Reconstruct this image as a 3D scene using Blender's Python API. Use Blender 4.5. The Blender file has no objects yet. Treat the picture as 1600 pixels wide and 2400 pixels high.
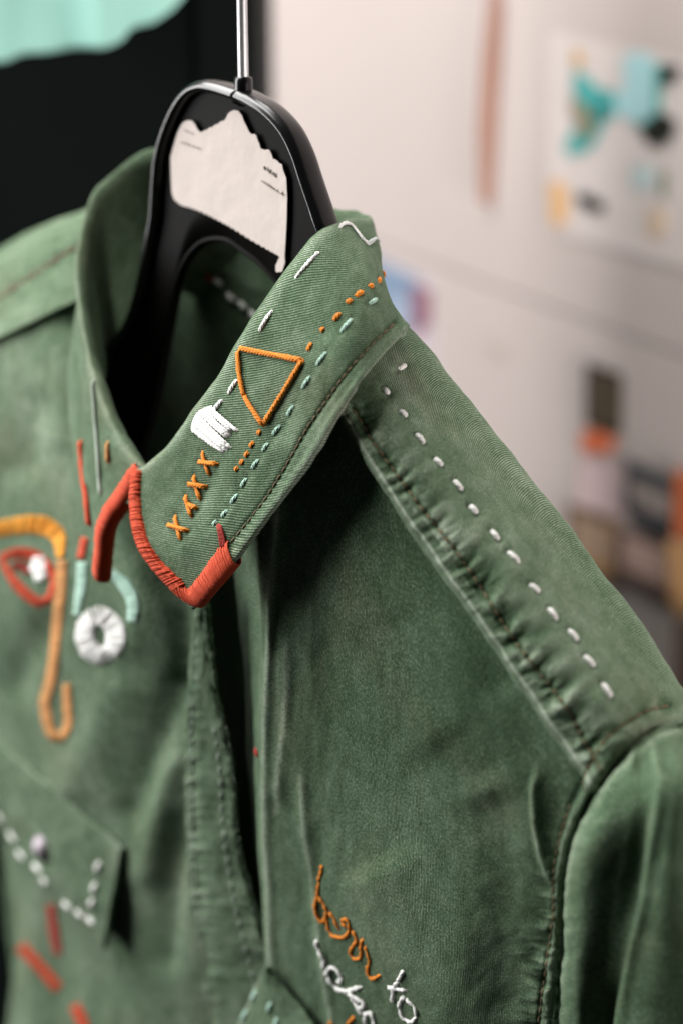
import bpy, math, random
import numpy as np
from mathutils import Vector
from mathutils.bvhtree import BVHTree

rng = np.random.default_rng(7)
random.seed(7)
scene = bpy.context.scene

# ------------------------------------------------------------------ camera
# jacket frame: +X = wearer's left (near shoulder), -Y = front, +Z = up, metres
A = math.radians(48.0)
P = math.radians(20.5)
F = 4400.0                       # focal length in pixels of the 1600 x 2400 photograph
fw = np.array([-math.sin(A) * math.cos(P), math.cos(A) * math.cos(P), -math.sin(P)])
rt = np.array([math.cos(A), math.sin(A), 0.0])
up = np.cross(rt, fw)


def ray(px, py):
    return fw + rt * (px - 800.0) / F - up * (py - 1200.0) / F


CAM = -ray(565, 675) * 0.66      # the neck opening's centre is the origin
cam_data = bpy.data.cameras.new('camera')
cam = bpy.data.objects.new('camera', cam_data)
scene.collection.objects.link(cam)
cam.location = CAM
cam.rotation_euler = Vector(fw).to_track_quat('-Z', 'Y').to_euler()
cam_data.sensor_fit = 'VERTICAL'
cam_data.sensor_height = 36.0
cam_data.sensor_width = 24.0
cam_data.lens = F / 2400.0 * 36.0
cam_data.clip_start = 0.02
cam_data.clip_end = 50.0
cam_data.dof.use_dof = True
cam_data.dof.focus_distance = 0.604
cam_data.dof.aperture_fstop = 4.2
cam_data.dof.aperture_blades = 9
scene.camera = cam

# ------------------------------------------------------------------ world and lamps
world = bpy.data.worlds.new('World')
scene.world = world
world.use_nodes = True
world.node_tree.nodes['Background'].inputs['Color'].default_value = (0.92, 0.97, 1.0, 1)
world.node_tree.nodes['Background'].inputs['Strength'].default_value = 0.025


def area_lamp(name, loc, target, size, power, color):
    d = bpy.data.lights.new(name, 'AREA')
    d.shape = 'RECTANGLE'
    d.size, d.size_y = size
    d.energy = power
    d.color = color
    o = bpy.data.objects.new(name, d)
    scene.collection.objects.link(o)
    o.location = loc
    o.rotation_euler = (Vector(target) - Vector(loc)).to_track_quat('-Z', 'Y').to_euler()
    return o


fh = np.array([-math.sin(A), math.cos(A), 0.0])
ZZ = np.array([0, 0, 1.0])
area_lamp('window_light', (-1.48, -1.02, 0.45), (0.05, 0, -0.08), (1.0, 1.9), 78.0, (1.0, 0.99, 0.98))
area_lamp('skylight', (-0.85, -0.12, 1.42), (0.05, 0.0, -0.05), (1.2, 1.2), 70.0, (1.0, 0.98, 0.95))
wl = area_lamp('wall_fill', (0.85, 0.20, -0.35), (-0.15, 0.51, -0.28), (0.3, 0.5), 9.0, (1.0, 0.95, 0.925))  # added fill lamp out of view, only to brighten the wall
wl.data.spread = math.radians(75)

scene.view_settings.view_transform = 'Standard'
scene.view_settings.look = 'None'
scene.view_settings.exposure = -0.15
scene.view_settings.gamma = 1.0
scene.render.engine = 'CYCLES'
scene.cycles.use_denoising = True
scene.cycles.max_bounces = 6


# ------------------------------------------------------------------ pixel helpers
def PD(px, py, z):
    return CAM + ray(px, py) * z


def PX(px, py, x):
    r = ray(px, py)
    return CAM + r * ((x - CAM[0]) / r[0])


def PY(px, py, y):
    r = ray(px, py)
    return CAM + r * ((y - CAM[1]) / r[1])


def project(p):
    v = np.asarray(p) - CAM
    z = v @ fw
    return np.stack([800 + F * (v @ rt) / z, 1200 - F * (v @ up) / z], -1)


# ------------------------------------------------------------------ noise and curves
_perm = rng.permutation(512)
_grad = rng.normal(size=(512, 2))
_grad /= np.linalg.norm(_grad, axis=1)[:, None]


def noise2(x, y, seed=0):
    x = np.asarray(x, float) + seed * 17.31
    y = np.asarray(y, float) + seed * 9.77
    xi, yi = np.floor(x).astype(int), np.floor(y).astype(int)
    xf, yf = x - xi, y - yi

    def g(ix, iy, fx, fy):
        k = _perm[(_perm[ix % 512] + iy) % 512]
        return _grad[k, 0] * fx + _grad[k, 1] * fy
    s = lambda t: t * t * t * (t * (t * 6 - 15) + 10)
    u, v = s(xf), s(yf)
    a = g(xi, yi, xf, yf) * (1 - u) + g(xi + 1, yi, xf - 1, yf) * u
    b = g(xi, yi + 1, xf, yf - 1) * (1 - u) + g(xi + 1, yi + 1, xf - 1, yf - 1) * u
    return (a * (1 - v) + b * v) * 1.5


def fbm(x, y, seed=0, octaves=3):
    r, a, f = 0, 1.0, 1.0
    for i in range(octaves):
        r = r + a * noise2(x * f, y * f, seed + i * 3)
        a *= 0.5
        f *= 2.03
    return r


def catmull(pts, n):
    """n samples of a Catmull-Rom curve along axis 0 of pts."""
    pts = np.asarray(pts, float)
    k = len(pts)
    t = np.linspace(0, k - 1, n)
    i = np.clip(np.floor(t).astype(int), 0, k - 2)
    f = (t - i).reshape((-1,) + (1,) * (pts.ndim - 1))
    ext = np.concatenate([2 * pts[:1] - pts[1:2], pts, 2 * pts[-1:] - pts[-2:-1]], 0)
    p0, p1, p2, p3 = ext[i], ext[i + 1], ext[i + 2], ext[i + 3]
    return 0.5 * (2 * p1 + (p2 - p0) * f + (2 * p0 - 5 * p1 + 4 * p2 - p3) * f ** 2
                  + (-p0 + 3 * p1 - 3 * p2 + p3) * f ** 3)


def polydist(q, line):
    """distance (px), signed side and running length of the nearest point on a polyline for every point of q (n,2)"""
    line = np.asarray(line, float)
    best = np.full(len(q), 1e9)
    side = np.zeros(len(q))
    run = np.zeros(len(q))
    acc = 0.0
    for a, b in zip(line[:-1], line[1:]):
        d = b - a
        L = np.hypot(*d)
        w = q - a
        t = np.clip((w @ d) / (L * L), 0, 1)
        e = w - t[:, None] * d
        dist = np.hypot(e[:, 0], e[:, 1])
        m = dist < best
        cr = d[0] * w[:, 1] - d[1] * w[:, 0]
        best[m] = dist[m]
        side[m] = np.sign(cr[m])
        run[m] = acc + t[m] * L
        acc += L
    return best, side, run


def fold(q, line, wl, wr, h, taper=60):
    """soft ridge (h > 0) or valley along a traced line; wl / wr are widths on its two sides"""
    d, s, run = polydist(q, line)
    w = np.where(s > 0, wr, wl)
    L = np.sum(np.hypot(*np.diff(np.asarray(line, float), axis=0).T))
    e = np.clip(np.minimum(run, L - run) / taper, 0, 1)
    e = e * e * (3 - 2 * e)
    return h * np.exp(-(d / w) ** 2) * (0.15 + 0.85 * e)


# ------------------------------------------------------------------ materials
def new_mat(name):
    m = bpy.data.materials.new(name)
    m.use_nodes = True
    return m, m.node_tree.nodes, m.node_tree.links, m.node_tree.nodes['Principled BSDF']


def srgb(r, g, b):
    f = lambda c: (c / 255 / 12.92) if c / 255 <= 0.04045 else ((c / 255 + 0.055) / 1.055) ** 2.4
    return (f(r), f(g), f(b), 1.0)


def math_node(N, L, op, a, b=None, clamp=False):
    n = N.new('ShaderNodeMath')
    n.operation = op
    n.use_clamp = clamp
    for i, v in enumerate((a, b)):
        if v is None:
            continue
        if isinstance(v, (int, float)):
            n.inputs[i].default_value = v
        else:
            L.new(v, n.inputs[i])
    return n.outputs[0]


def mix_col(N, L, fac, a, b, mode='MIX'):
    n = N.new('ShaderNodeMix')
    n.data_type = 'RGBA'
    n.blend_type = mode
    for s, v in ((n.inputs[0], fac), (n.inputs[6], a), (n.inputs[7], b)):
        if isinstance(v, (int, float)):
            s.default_value = v
        elif isinstance(v, tuple):
            s.default_value = v
        else:
            L.new(v, s)
    return n.outputs[2]


def twill_material(name, rib=0.00074, rib_strength=0.5, fuzz=0.5):
    m, N, L, bs = new_mat(name)
    uv = N.new('ShaderNodeUVMap')
    uv.uv_map = 'cloth'

    def noise(scale, detail=3, rough=0.55):
        n = N.new('ShaderNodeTexNoise')
        n.noise_dimensions = '2D'
        n.inputs['Scale'].default_value = scale
        n.inputs['Detail'].default_value = detail
        n.inputs['Roughness'].default_value = rough
        L.new(uv.outputs[0], n.inputs['Vector'])
        return n.outputs[0]
    wav = N.new('ShaderNodeTexWave')
    wav.wave_type = 'BANDS'
    wav.bands_direction = 'X'
    wav.inputs['Scale'].default_value = 0.31416 / rib
    wav.inputs['Distortion'].default_value = 1.3
    wav.inputs['Detail'].default_value = 2.0
    wav.inputs['Detail Scale'].default_value = 0.35
    L.new(uv.outputs[0], wav.inputs['Vector'])
    big = noise(28, 4)
    mid = noise(160, 4, 0.6)
    grain = noise(1100, 3, 0.8)
    speck = noise(2600, 2, 0.7)
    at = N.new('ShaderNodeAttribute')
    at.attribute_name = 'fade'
    # cloth tone: worn seams, raised edges, the front panel's painted shading (attribute), blotches, the ribs, brushed fibres
    f = math_node(N, L, 'MULTIPLY', math_node(N, L, 'SUBTRACT', big, 0.5), 0.34)
    f = math_node(N, L, 'ADD', f, math_node(N, L, 'MULTIPLY', math_node(N, L, 'SUBTRACT', mid, 0.5), 0.30))
    f = math_node(N, L, 'ADD', f, math_node(N, L, 'MULTIPLY', math_node(N, L, 'SUBTRACT', wav.outputs[1], 0.5), rib_strength))
    f = math_node(N, L, 'ADD', f, math_node(N, L, 'MULTIPLY', math_node(N, L, 'SUBTRACT', grain, 0.5), 1.1 * fuzz))
    f = math_node(N, L, 'ADD', f, math_node(N, L, 'MULTIPLY', math_node(N, L, 'SUBTRACT', speck, 0.5), 0.8 * fuzz))
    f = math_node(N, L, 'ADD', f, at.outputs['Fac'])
    f = math_node(N, L, 'ADD', f, 0.385, clamp=True)
    cr = N.new('ShaderNodeValToRGB')
    e = cr.color_ramp.elements
    e[0].position, e[0].color = 0.0, (0.016, 0.034, 0.016, 1)
    e[1].position, e[1].color = 1.0, (0.46, 0.50, 0.42, 1)
    for p, c in ((0.3, (0.046, 0.087, 0.043, 1)), (0.5, (0.088, 0.147, 0.078, 1)), (0.72, (0.20, 0.262, 0.176, 1))):
        k = e.new(p)
        k.color = c
    L.new(f, cr.inputs[0])
    # olive-brown staining in soft patches
    ol = noise(22, 2)
    ol = math_node(N, L, 'MULTIPLY', math_node(N, L, 'SUBTRACT', ol, 0.52, True), 2.4, True)
    col = mix_col(N, L, math_node(N, L, 'MULTIPLY', ol, 0.85, True), cr.outputs[0], (1.12, 0.9, 0.86, 1), 'MULTIPLY')
    L.new(col, bs.inputs['Base Color'])
    bs.inputs['Roughness'].default_value = 0.92
    bs.inputs['Specular IOR Level'].default_value = 0.12
    bs.inputs['Sheen Weight'].default_value = 0.07
    bs.inputs['Sheen Roughness'].default_value = 0.45
    bs.inputs['Sheen Tint'].default_value = (0.75, 0.85, 0.75, 1)
    h = math_node(N, L, 'MULTIPLY', wav.outputs[1], 0.00010)
    h = math_node(N, L, 'ADD', h, math_node(N, L, 'MULTIPLY', grain, 0.00022))
    h = math_node(N, L, 'ADD', h, math_node(N, L, 'MULTIPLY', mid, 0.00035))
    b = N.new('ShaderNodeBump')
    b.inputs['Strength'].default_value = 0.8
    b.inputs['Distance'].default_value = 1.0
    L.new(h, b.inputs['Height'])
    L.new(b.outputs[0], bs.inputs['Normal'])
    return m


def thread_material(name, col, dark, ply=0.0011, vary=0.5):
    """dyed cotton floss: twisted plies running aslant along the thread"""
    m, N, L, bs = new_mat(name)
    uv = N.new('ShaderNodeUVMap')
    uv.uv_map = 'cloth'
    mp = N.new('ShaderNodeMapping')
    mp.inputs['Rotation'].default_value = (0, 0, math.radians(28))
    L.new(uv.outputs[0], mp.inputs[0])
    w = N.new('ShaderNodeTexWave')
    w.bands_direction = 'Y'
    w.inputs['Scale'].default_value = 0.31416 / ply
    w.inputs['Distortion'].default_value = 2.0
    w.inputs['Detail'].default_value = 2
    L.new(mp.outputs[0], w.inputs[0])
    n = N.new('ShaderNodeTexNoise')
    n.inputs['Scale'].default_value = 900
    n.inputs['Detail'].default_value = 3
    L.new(uv.outputs[0], n.inputs['Vector'])
    f = math_node(N, L, 'MULTIPLY', math_node(N, L, 'ADD', w.outputs[1], n.outputs[0]), 0.5, True)
    f = math_node(N, L, 'ADD', math_node(N, L, 'MULTIPLY', f, vary), 0.5 * (1 - vary) + 0.2, True)
    L.new(mix_col(N, L, f, dark, col), bs.inputs['Base Color'])
    bs.inputs['Roughness'].default_value = 0.7
    bs.inputs['Specular IOR Level'].default_value = 0.2
    bs.inputs['Sheen Weight'].default_value = 0.06
    b = N.new('ShaderNodeBump')
    b.inputs['Distance'].default_value = 0.0004
    b.inputs['Strength'].default_value = 0.7
    L.new(f, b.inputs['Height'])
    L.new(b.outputs[0], bs.inputs['Normal'])
    return m


def plain(name, col, rough=0.8, spec=0.3, var=0.12, scale=30, metal=0.0, bump=0.0):
    m, N, L, bs = new_mat(name)
    tc = N.new('ShaderNodeTexCoord')
    n = N.new('ShaderNodeTexNoise')
    n.inputs['Scale'].default_value = scale
    n.inputs['Detail'].default_value = 4
    L.new(tc.outputs['Object'], n.inputs['Vector'])
    lo = tuple(c * (1 - var) for c in col[:3]) + (1,)
    hi = tuple(min(1, c * (1 + var)) for c in col[:3]) + (1,)
    L.new(mix_col(N, L, n.outputs[0], lo, hi), bs.inputs['Base Color'])
    bs.inputs['Roughness'].default_value = rough
    bs.inputs['Specular IOR Level'].default_value = spec
    bs.inputs['Metallic'].default_value = metal
    if bump:
        b = N.new('ShaderNodeBump')
        b.inputs['Distance'].default_value = bump
        L.new(n.outputs[0], b.inputs['Height'])
        L.new(b.outputs[0], bs.inputs['Normal'])
    return m


M = {
    'twill': twill_material('green_twill', rib_strength=0.58, fuzz=0.6),
    'brushed': twill_material('green_brushed_twill', rib_strength=0.42, fuzz=1.2),
    'white': thread_material('white_floss', (0.93, 0.92, 0.89, 1), (0.70, 0.69, 0.66, 1)),
    'orange': thread_material('orange_floss', (0.82, 0.27, 0.018, 1), (0.50, 0.12, 0.006, 1)),
    'yellow': thread_material('yellow_floss', (0.92, 0.42, 0.04, 1), (0.62, 0.22, 0.02, 1)),
    'tan': thread_material('tan_floss', (0.62, 0.30, 0.10, 1), (0.42, 0.18, 0.05, 1)),
    'red': thread_material('red_floss', (0.68, 0.085, 0.024, 1), (0.28, 0.018, 0.007, 1)),
    'darkred': thread_material('dark_red_floss', (0.40, 0.035, 0.022, 1), (0.2, 0.015, 0.01, 1)),
    'mint': thread_material('mint_floss', (0.46, 0.66, 0.55, 1), (0.25, 0.42, 0.34, 1)),
    'grey': thread_material('pale_grey_floss', (0.58, 0.61, 0.60, 1), (0.4, 0.44, 0.42, 1)),
    'olive': thread_material('olive_sewing_thread', (0.20, 0.155, 0.08, 1), (0.05, 0.04, 0.02, 1), 0.0006),
    'brown': thread_material('reddish_sewing_thread', (0.24, 0.12, 0.085, 1), (0.12, 0.06, 0.04, 1), 0.0006),
    'palegreen': thread_material('faded_sewing_thread', (0.42, 0.48, 0.41, 1), (0.25, 0.3, 0.25, 1), 0.0006),
    'black': plain('black_plastic', (0.006, 0.006, 0.0065, 1), 0.22, 0.5, 0.2, 60),
    'plate': plain('black_plastic_plate', (0.0035, 0.003, 0.0028, 1), 0.5, 0.04, 0.3, 80),
    'steel': plain('steel_wire', (0.72, 0.72, 0.73, 1), 0.38, 0.5, 0.05, 200, 0.75),
    'ink': plain('printed_ink', (0.11, 0.10, 0.09, 1), 0.9, 0.1),
    'snap': plain('snap_metal', (0.36, 0.32, 0.35, 1), 0.6, 0.5, 0.4, 300, 0.7),
}


# ------------------------------------------------------------------ object helpers
def tag(o, label=None, cat=None, group=None, kind=None):
    for k, v in (('label', label), ('category', cat), ('group', group), ('kind', kind)):
        if v:
            o[k] = v
    return o


def raw_mesh(name, co, quads, tris=None, uv=None, fade=None, smooth=True):
    me = bpy.data.meshes.new(name)
    co = np.asarray(co, np.float32)
    nq = len(quads)
    nt = 0 if tris is None else len(tris)
    loops = np.concatenate([np.asarray(quads, np.int32).ravel()] + ([np.asarray(tris, np.int32).ravel()] if nt else []))
    me.vertices.add(len(co))
    me.vertices.foreach_set('co', co.ravel())
    me.loops.add(len(loops))
    me.loops.foreach_set('vertex_index', loops)
    me.polygons.add(nq + nt)
    starts = np.concatenate([np.arange(nq) * 4, nq * 4 + np.arange(nt) * 3]).astype(np.int32)
    me.polygons.foreach_set('loop_start', starts)
    me.polygons.foreach_set('use_smooth', np.full(nq + nt, smooth))
    me.update(calc_edges=True)
    if uv is not None:
        l = me.uv_layers.new(name='cloth')
        l.data.foreach_set('uv', np.asarray(uv, np.float32)[loops].ravel())
    if fade is not None:
        a = me.attributes.new('fade', 'FLOAT', 'POINT')
        a.data.foreach_set('value', np.asarray(fade, np.float32))
    return me


def link(name, me, mat, parent=None):
    o = bpy.data.objects.new(name, me)
    scene.collection.objects.link(o)
    if mat:
        me.materials.append(mat)
    if parent is not None:
        o.parent = parent
    return o


def empty(name, loc):
    o = bpy.data.objects.new(name, None)
    o.empty_display_size = 0.05
    scene.collection.objects.link(o)
    o.location = loc
    return o


class Patch:
    """a cloth sheet through a net of 3-D control points, with relief and real thickness"""

    def __init__(s, net, nu, nv, flip=1.0, relief=None, angle=0.0, thick=0.0012):
        net = np.asarray(net, float)                       # rows (v), cols (u), 3
        g = catmull(net, nv)
        g = catmull(np.swapaxes(g, 0, 1), nu)              # (nu, nv, 3)
        g = np.swapaxes(g, 0, 1)                           # (nv, nu, 3)
        s.nv, s.nu = nv, nu
        s.flip = flip
        du = np.linalg.norm(np.diff(g, axis=1), axis=2).mean(0)
        dv = np.linalg.norm(np.diff(g, axis=0), axis=2).mean(1)
        uu = np.concatenate([[0], np.cumsum(du)])
        vv = np.concatenate([[0], np.cumsum(dv)])
        s.U, s.V = np.meshgrid(uu, vv)
        s.us, s.vs = np.meshgrid(np.linspace(0, 1, nu), np.linspace(0, 1, nv))
        ca, sa = math.cos(angle), math.sin(angle)
        s.uv = np.stack([s.U * ca - s.V * sa, s.U * sa + s.V * ca], -1).reshape(-1, 2)
        s.fade = np.zeros(nu * nv)
        s.g = g
        n = s.normals()
        if relief is not None:
            q = project(g.reshape(-1, 3))
            h, fd = relief(s, q)
            s.g = g + n * np.asarray(h).reshape(nv, nu, 1)
            s.fade = np.asarray(fd) + 0 * s.fade
            n = s.normals()
        s.n = n
        s.thick = thick
        s.bvh = BVHTree.FromPolygons([tuple(p) for p in s.g.reshape(-1, 3).tolist()], s.quads().tolist())

    def normals(s):
        a = np.gradient(s.g, axis=1)
        b = np.gradient(s.g, axis=0)
        n = np.cross(a, b)
        n /= np.linalg.norm(n, axis=2)[..., None] + 1e-12
        return n * s.flip

    def quads(s):
        i = np.arange(s.nv * s.nu).reshape(s.nv, s.nu)
        q = np.stack([i[:-1, :-1], i[:-1, 1:], i[1:, 1:], i[1:, :-1]], -1).reshape(-1, 4)
        return q if s.flip > 0 else q[:, ::-1]

    def build(s, name, mat, parent, back_step=2):
        f = s.g.reshape(-1, 3)
        k = len(f)
        back = (s.g - s.n * s.thick).reshape(-1, 3)
        q = s.quads()
        qb = q[:, ::-1] + k
        i = np.arange(k).reshape(s.nv, s.nu)
        rim = np.concatenate([i[0, :], i[1:, -1], i[-1, -2::-1], i[-2:0:-1, 0]])
        r2 = np.roll(rim, -1)
        qr = np.stack([rim, rim + k, r2 + k, r2], -1)
        if s.flip < 0:
            qr = qr[:, ::-1]
        off = np.array(parent.matrix_world.translation) if parent is not None and parent.parent is None else ROOT
        me = raw_mesh(name, np.concatenate([f, back]) - ROOT, np.concatenate([q, qb, qr]),
                      uv=np.concatenate([s.uv, s.uv]), fade=np.concatenate([s.fade, s.fade]))
        s.obj = link(name, me, mat, parent)
        return s.obj

    def hit(s, px, py):
        d = Vector(ray(px, py)).normalized()
        loc, nor, idx, dist = s.bvh.ray_cast(Vector(CAM), d)
        if loc is None:
            # just past the silhouette: nearest cloth to the sight line
            best = None
            for z in np.linspace(0.5, 0.85, 60):
                l2, n2, i2, d2 = s.bvh.find_nearest(Vector(PD(px, py, z)))
                if best is None or d2 < best[0]:
                    best = (d2, l2, n2)
            loc, nor = best[1], best[2]
        nor = np.array(nor)
        return np.array(loc), nor


ROOT = np.array([0.0, 0.0, -0.50])


def tube(pts, nrm, rad, flat=0.75, sides=8, cap=True):
    """swept tube; pts (k,3), nrm (k,3) surface normals, rad scalar or (k,)"""
    pts = np.asarray(pts, float)
    k = len(pts)
    rad = np.broadcast_to(np.asarray(rad, float), (k,))
    t = np.gradient(pts, axis=0)
    t /= np.linalg.norm(t, axis=1)[:, None] + 1e-12
    b = np.cross(t, nrm)
    b /= np.linalg.norm(b, axis=1)[:, None] + 1e-12
    n = np.cross(b, t)
    a = np.linspace(0, 2 * math.pi, sides, endpoint=False)
    ring = pts[:, None] + rad[:, None, None] * (np.cos(a)[None, :, None] * b[:, None] + flat * np.sin(a)[None, :, None] * n[:, None])
    co = ring.reshape(-1, 3)
    i = np.arange(k * sides).reshape(k, sides)
    j = np.roll(i, -1, 1)
    q = np.stack([i[:-1], i[1:], j[1:], j[:-1]], -1).reshape(-1, 4)
    L = np.concatenate([[0], np.cumsum(np.linalg.norm(np.diff(pts, axis=0), axis=1))])
    uv = np.stack([np.repeat(L, sides), np.tile(a / (2 * math.pi) * 0.006, k)], -1)
    tr = []
    if cap:
        c0, c1 = len(co), len(co) + 1
        co = np.concatenate([co, [pts[0] - t[0] * rad[0] * 0.5, pts[-1] + t[-1] * rad[-1] * 0.5]])
        uv = np.concatenate([uv, [[0, 0], [L[-1], 0]]])
        for x in range(sides):
            y = (x + 1) % sides
            tr.append((c0, i[0, x], i[0, y]))
            tr.append((c1, i[-1, y], i[-1, x]))
    return co, q, np.array(tr, int).reshape(-1, 3), uv


class Bag:
    """collects tubes into one mesh"""

    def __init__(s):
        s.co, s.q, s.t, s.uv, s.n = [], [], [], [], 0

    def add(s, co, q, t, uv):
        s.co.append(co)
        s.q.append(np.asarray(q) + s.n)
        s.t.append(np.asarray(t, int).reshape(-1, 3) + s.n)
        s.uv.append(uv)
        s.n += len(co)

    def build(s, name, mat, parent, kind=None):
        me = raw_mesh(name, np.concatenate(s.co) - ROOT, np.concatenate(s.q), np.concatenate(s.t), np.concatenate(s.uv))
        o = link(name, me, mat, parent)
        if kind:
            o['kind'] = kind
        return o


def lay(patch, line, n):
    """points and normals of a traced pixel line lying on a cloth patch"""
    l = catmull(np.asarray(line, float), n) if len(line) > 2 else np.linspace(line[0], line[1], n)
    P_, N_ = [], []
    for x, y in l:
        p, nn = patch.hit(x, y)
        if nn @ (CAM - p) < 0:
            nn = -nn
        P_.append(p)
        N_.append(nn)
    N_ = np.array(N_)
    for _ in range(2):                                      # even out the normals under the thread
        N_[1:-1] = (N_[:-2] + N_[1:-1] + N_[2:])
        N_ /= np.linalg.norm(N_, axis=1)[:, None]
    return np.array(P_), N_


def plies(bag, c, nn, rad, flat=0.7, pitch=.0042, k=3, sides=6):
    """floss: strands twisted round each other"""
    t = np.gradient(c, axis=0)
    t /= np.linalg.norm(t, axis=1)[:, None] + 1e-12
    b = np.cross(t, nn)
    b /= np.linalg.norm(b, axis=1)[:, None] + 1e-12
    L = np.concatenate([[0], np.cumsum(np.linalg.norm(np.diff(c, axis=0), axis=1))])
    ph0 = rng.random() * 6.28
    rad = np.broadcast_to(rad, (len(c),))
    for i in range(k):
        a = 2 * math.pi * L / pitch + ph0 + i * 2 * math.pi / k
        off = rad[:, None] * 0.5 * (np.cos(a)[:, None] * b + flat * np.sin(a)[:, None] * nn)
        bag.add(*tube(c + off, nn, rad * 0.56, flat + 0.1, sides))


def stitch(patch, a, b, r, mat, name='stitch', n=9, parent=None):
    p, nn = lay(patch, [a, b], n)
    t = np.linspace(0, 1, n)
    e = np.sin(t * math.pi) ** 0.3
    h = r * (-0.55 + 0.85 * e)
    rad = r * (0.62 + 0.38 * np.sin(t * math.pi) ** 0.5) * (1 + rng.normal(0, 0.05, n))
    bag = Bag()
    plies(bag, p + nn * h[:, None], nn, rad, 0.55)
    return bag.build(name, M[mat], parent or patch.obj)


def strand(bag, patch, line, r, n=20, lift=0.55, lump=0.10, seg=None, flat=0.6):
    p, nn = lay(patch, line, n)
    t = np.linspace(0, 1, n)
    h = np.full(n, r * lift)
    h[0], h[-1] = -r * 0.4, -r * 0.4
    rad = r * (1 + lump * noise2(t * n * 0.45, t * 0 + rng.random() * 50))
    if seg:                                                 # back-stitched: pinched where the needle goes in
        L = np.concatenate([[0], np.cumsum(np.linalg.norm(np.diff(p, axis=0), axis=1))])
        ph = np.abs(np.sin(L / seg * math.pi))
        rad = rad * (0.62 + 0.42 * ph ** 0.6)
        h = h - r * 0.8 * (1 - ph ** 0.5)
    plies(bag, p + nn * h[:, None], nn, rad, flat)


def traced(patch, line, r, mat, name, n=None, parent=None, **k):
    l = np.asarray(line, float)
    if n is None:
        n = max(6, int(np.sum(np.hypot(*np.diff(l, axis=0).T)) / 6))
    b = Bag()
    strand(b, patch, line, r, n, **k)
    return b.build(name, M[mat], parent or patch.obj)


def crop(off, sc, pts):
    return [(off[0] + x / sc, off[1] + y / sc) for x, y in pts]


def machine_stitches(patch, line, r, mat, step_px=19.0, gap=0.12, name='topstitching', jitter=1.2, lift=0.2):
    l = catmull(np.asarray(line, float), 400)
    acc = np.concatenate([[0], np.cumsum(np.hypot(*np.diff(l, axis=0).T))])
    bag = Bag()
    k = int(acc[-1] / step_px)
    for i in range(k):
        s0, s1 = acc[-1] * (i + gap / 2) / k, acc[-1] * (i + 1 - gap / 2) / k
        a = [np.interp(s0, acc, l[:, c]) + rng.normal(0, jitter * 0.4) for c in (0, 1)]
        b = [np.interp(s1, acc, l[:, c]) + rng.normal(0, jitter * 0.4) for c in (0, 1)]
        p, nn = lay(patch, [a, b], 5)
        e = np.sin(np.linspace(0, 1, 5) * math.pi)
        bag.add(*tube(p + nn * (r * (-0.7 + lift + 0.9 * e))[:, None], nn, r * (0.7 + 0.3 * e), 0.8, 6))
    return bag.build(name, M[mat], patch.obj, 'stuff')


# ================================================================== THE JACKET
jacket = empty('embroidered_jacket', tuple(ROOT))
tag(jacket, 'faded green cotton twill jacket with hand-stitched coloured embroidery on a hanger', 'jacket')

YK_ST = (((932, 865), (951, 854)), ((896, 909), (911, 924)), ((935, 961), (953, 976)), ((975, 1016), (994, 1040)), ((1017, 1074), (1036, 1092)),
         ((1062, 1125), (1082, 1149)), ((1100, 1184), (1117, 1204)), ((1149, 1242), (1168, 1267)), ((1188, 1292), (1218, 1319)),
         ((1240, 1369), (1264, 1388)), ((1284, 1424), (1304, 1453)), ((1331, 1475), (1353, 1501)), ((1368, 1537), (1392, 1562)), ((1410, 1600), (1432, 1635)))
MINT_ST = (((864, 713), (884, 699)), ((797, 780), (826, 745)), ((740, 858), (766, 824)), ((706, 913), (729, 880)), ((673, 976), (689, 949)),
           ((638, 1020), (659, 996)), ((615, 1058), (630, 1038)), ((590, 1100), (607, 1076)), ((565, 1143), (579, 1120)),
           ((540, 1181), (559, 1157)), ((519, 1212), (534, 1195)), ((499, 1231), (509, 1221)))
CROSS_ST = (((475, 1058), (493, 1114)), ((466, 1083), (513, 1088)), ((455, 1114), (471, 1172)), ((442, 1134), (487, 1141)),
            ((435, 1161), (451, 1212)), ((443, 1184), (464, 1192)), ((411, 1208), (426, 1266)), ((393, 1230), (444, 1245)))


def dimples(q, stitches, depth, w=9.0):
    """the cloth drawn in where the needle went through"""
    h = np.zeros(len(q))
    for a, b in stitches:
        for x, y in (a, b):
            h -= depth * np.exp(-((q[:, 0] - x) ** 2 + (q[:, 1] - y) ** 2) / w ** 2)
        m = ((a[0] + b[0]) / 2, (a[1] + b[1]) / 2)
        h -= depth * 0.35 * np.exp(-((q[:, 0] - m[0]) ** 2 + (q[:, 1] - m[1]) ** 2) / (w * 3) ** 2)
    return h


# ---------------------------------------------------------------- collar: one sheet from the neck seam over the fold to the leaf edge
near = [  # fold crest, upper leaf, lower leaf, leaf edge: (px, py, depth)
    [(318, 1106, .641), (312, 1192, .637), (340, 1302, .628), (455, 1430, .618)],
    [(345, 1092, .637), (362, 1180, .631), (402, 1290, .622), (487, 1392, .612)],
    [(392, 1048, .630), (428, 1135, .622), (472, 1240, .613), (522, 1350, .606)],
    [(452, 975, .621), (500, 1062, .612), (545, 1165, .603), (578, 1280, .598)],
    [(515, 885, .612), (568, 980, .601), (622, 1080, .592), (655, 1178, .588)],
    [(563, 800, .606), (625, 895, .594), (690, 985, .584), (732, 1072, .579)],
    [(640, 688, .601), (700, 785, .588), (760, 875, .578), (802, 960, .573)],
    [(712, 592, .603), (768, 690, .588), (822, 785, .577), (854, 884, .573)],
    [(772, 537, .612), (822, 625, .596), (868, 725, .584), (903, 826, .580)],
    [(826, 514, .628), (862, 592, .612), (900, 695, .597), (936, 791, .589)],
    [(866, 513, .646), (888, 590, .634), (905, 690, .616), (951, 771, .603)],
]
cols = []
for c in near:
    cols.append([PD(*q) for q in c])
cr_ = np.array([0.0, 0.0, 0.0])
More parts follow.
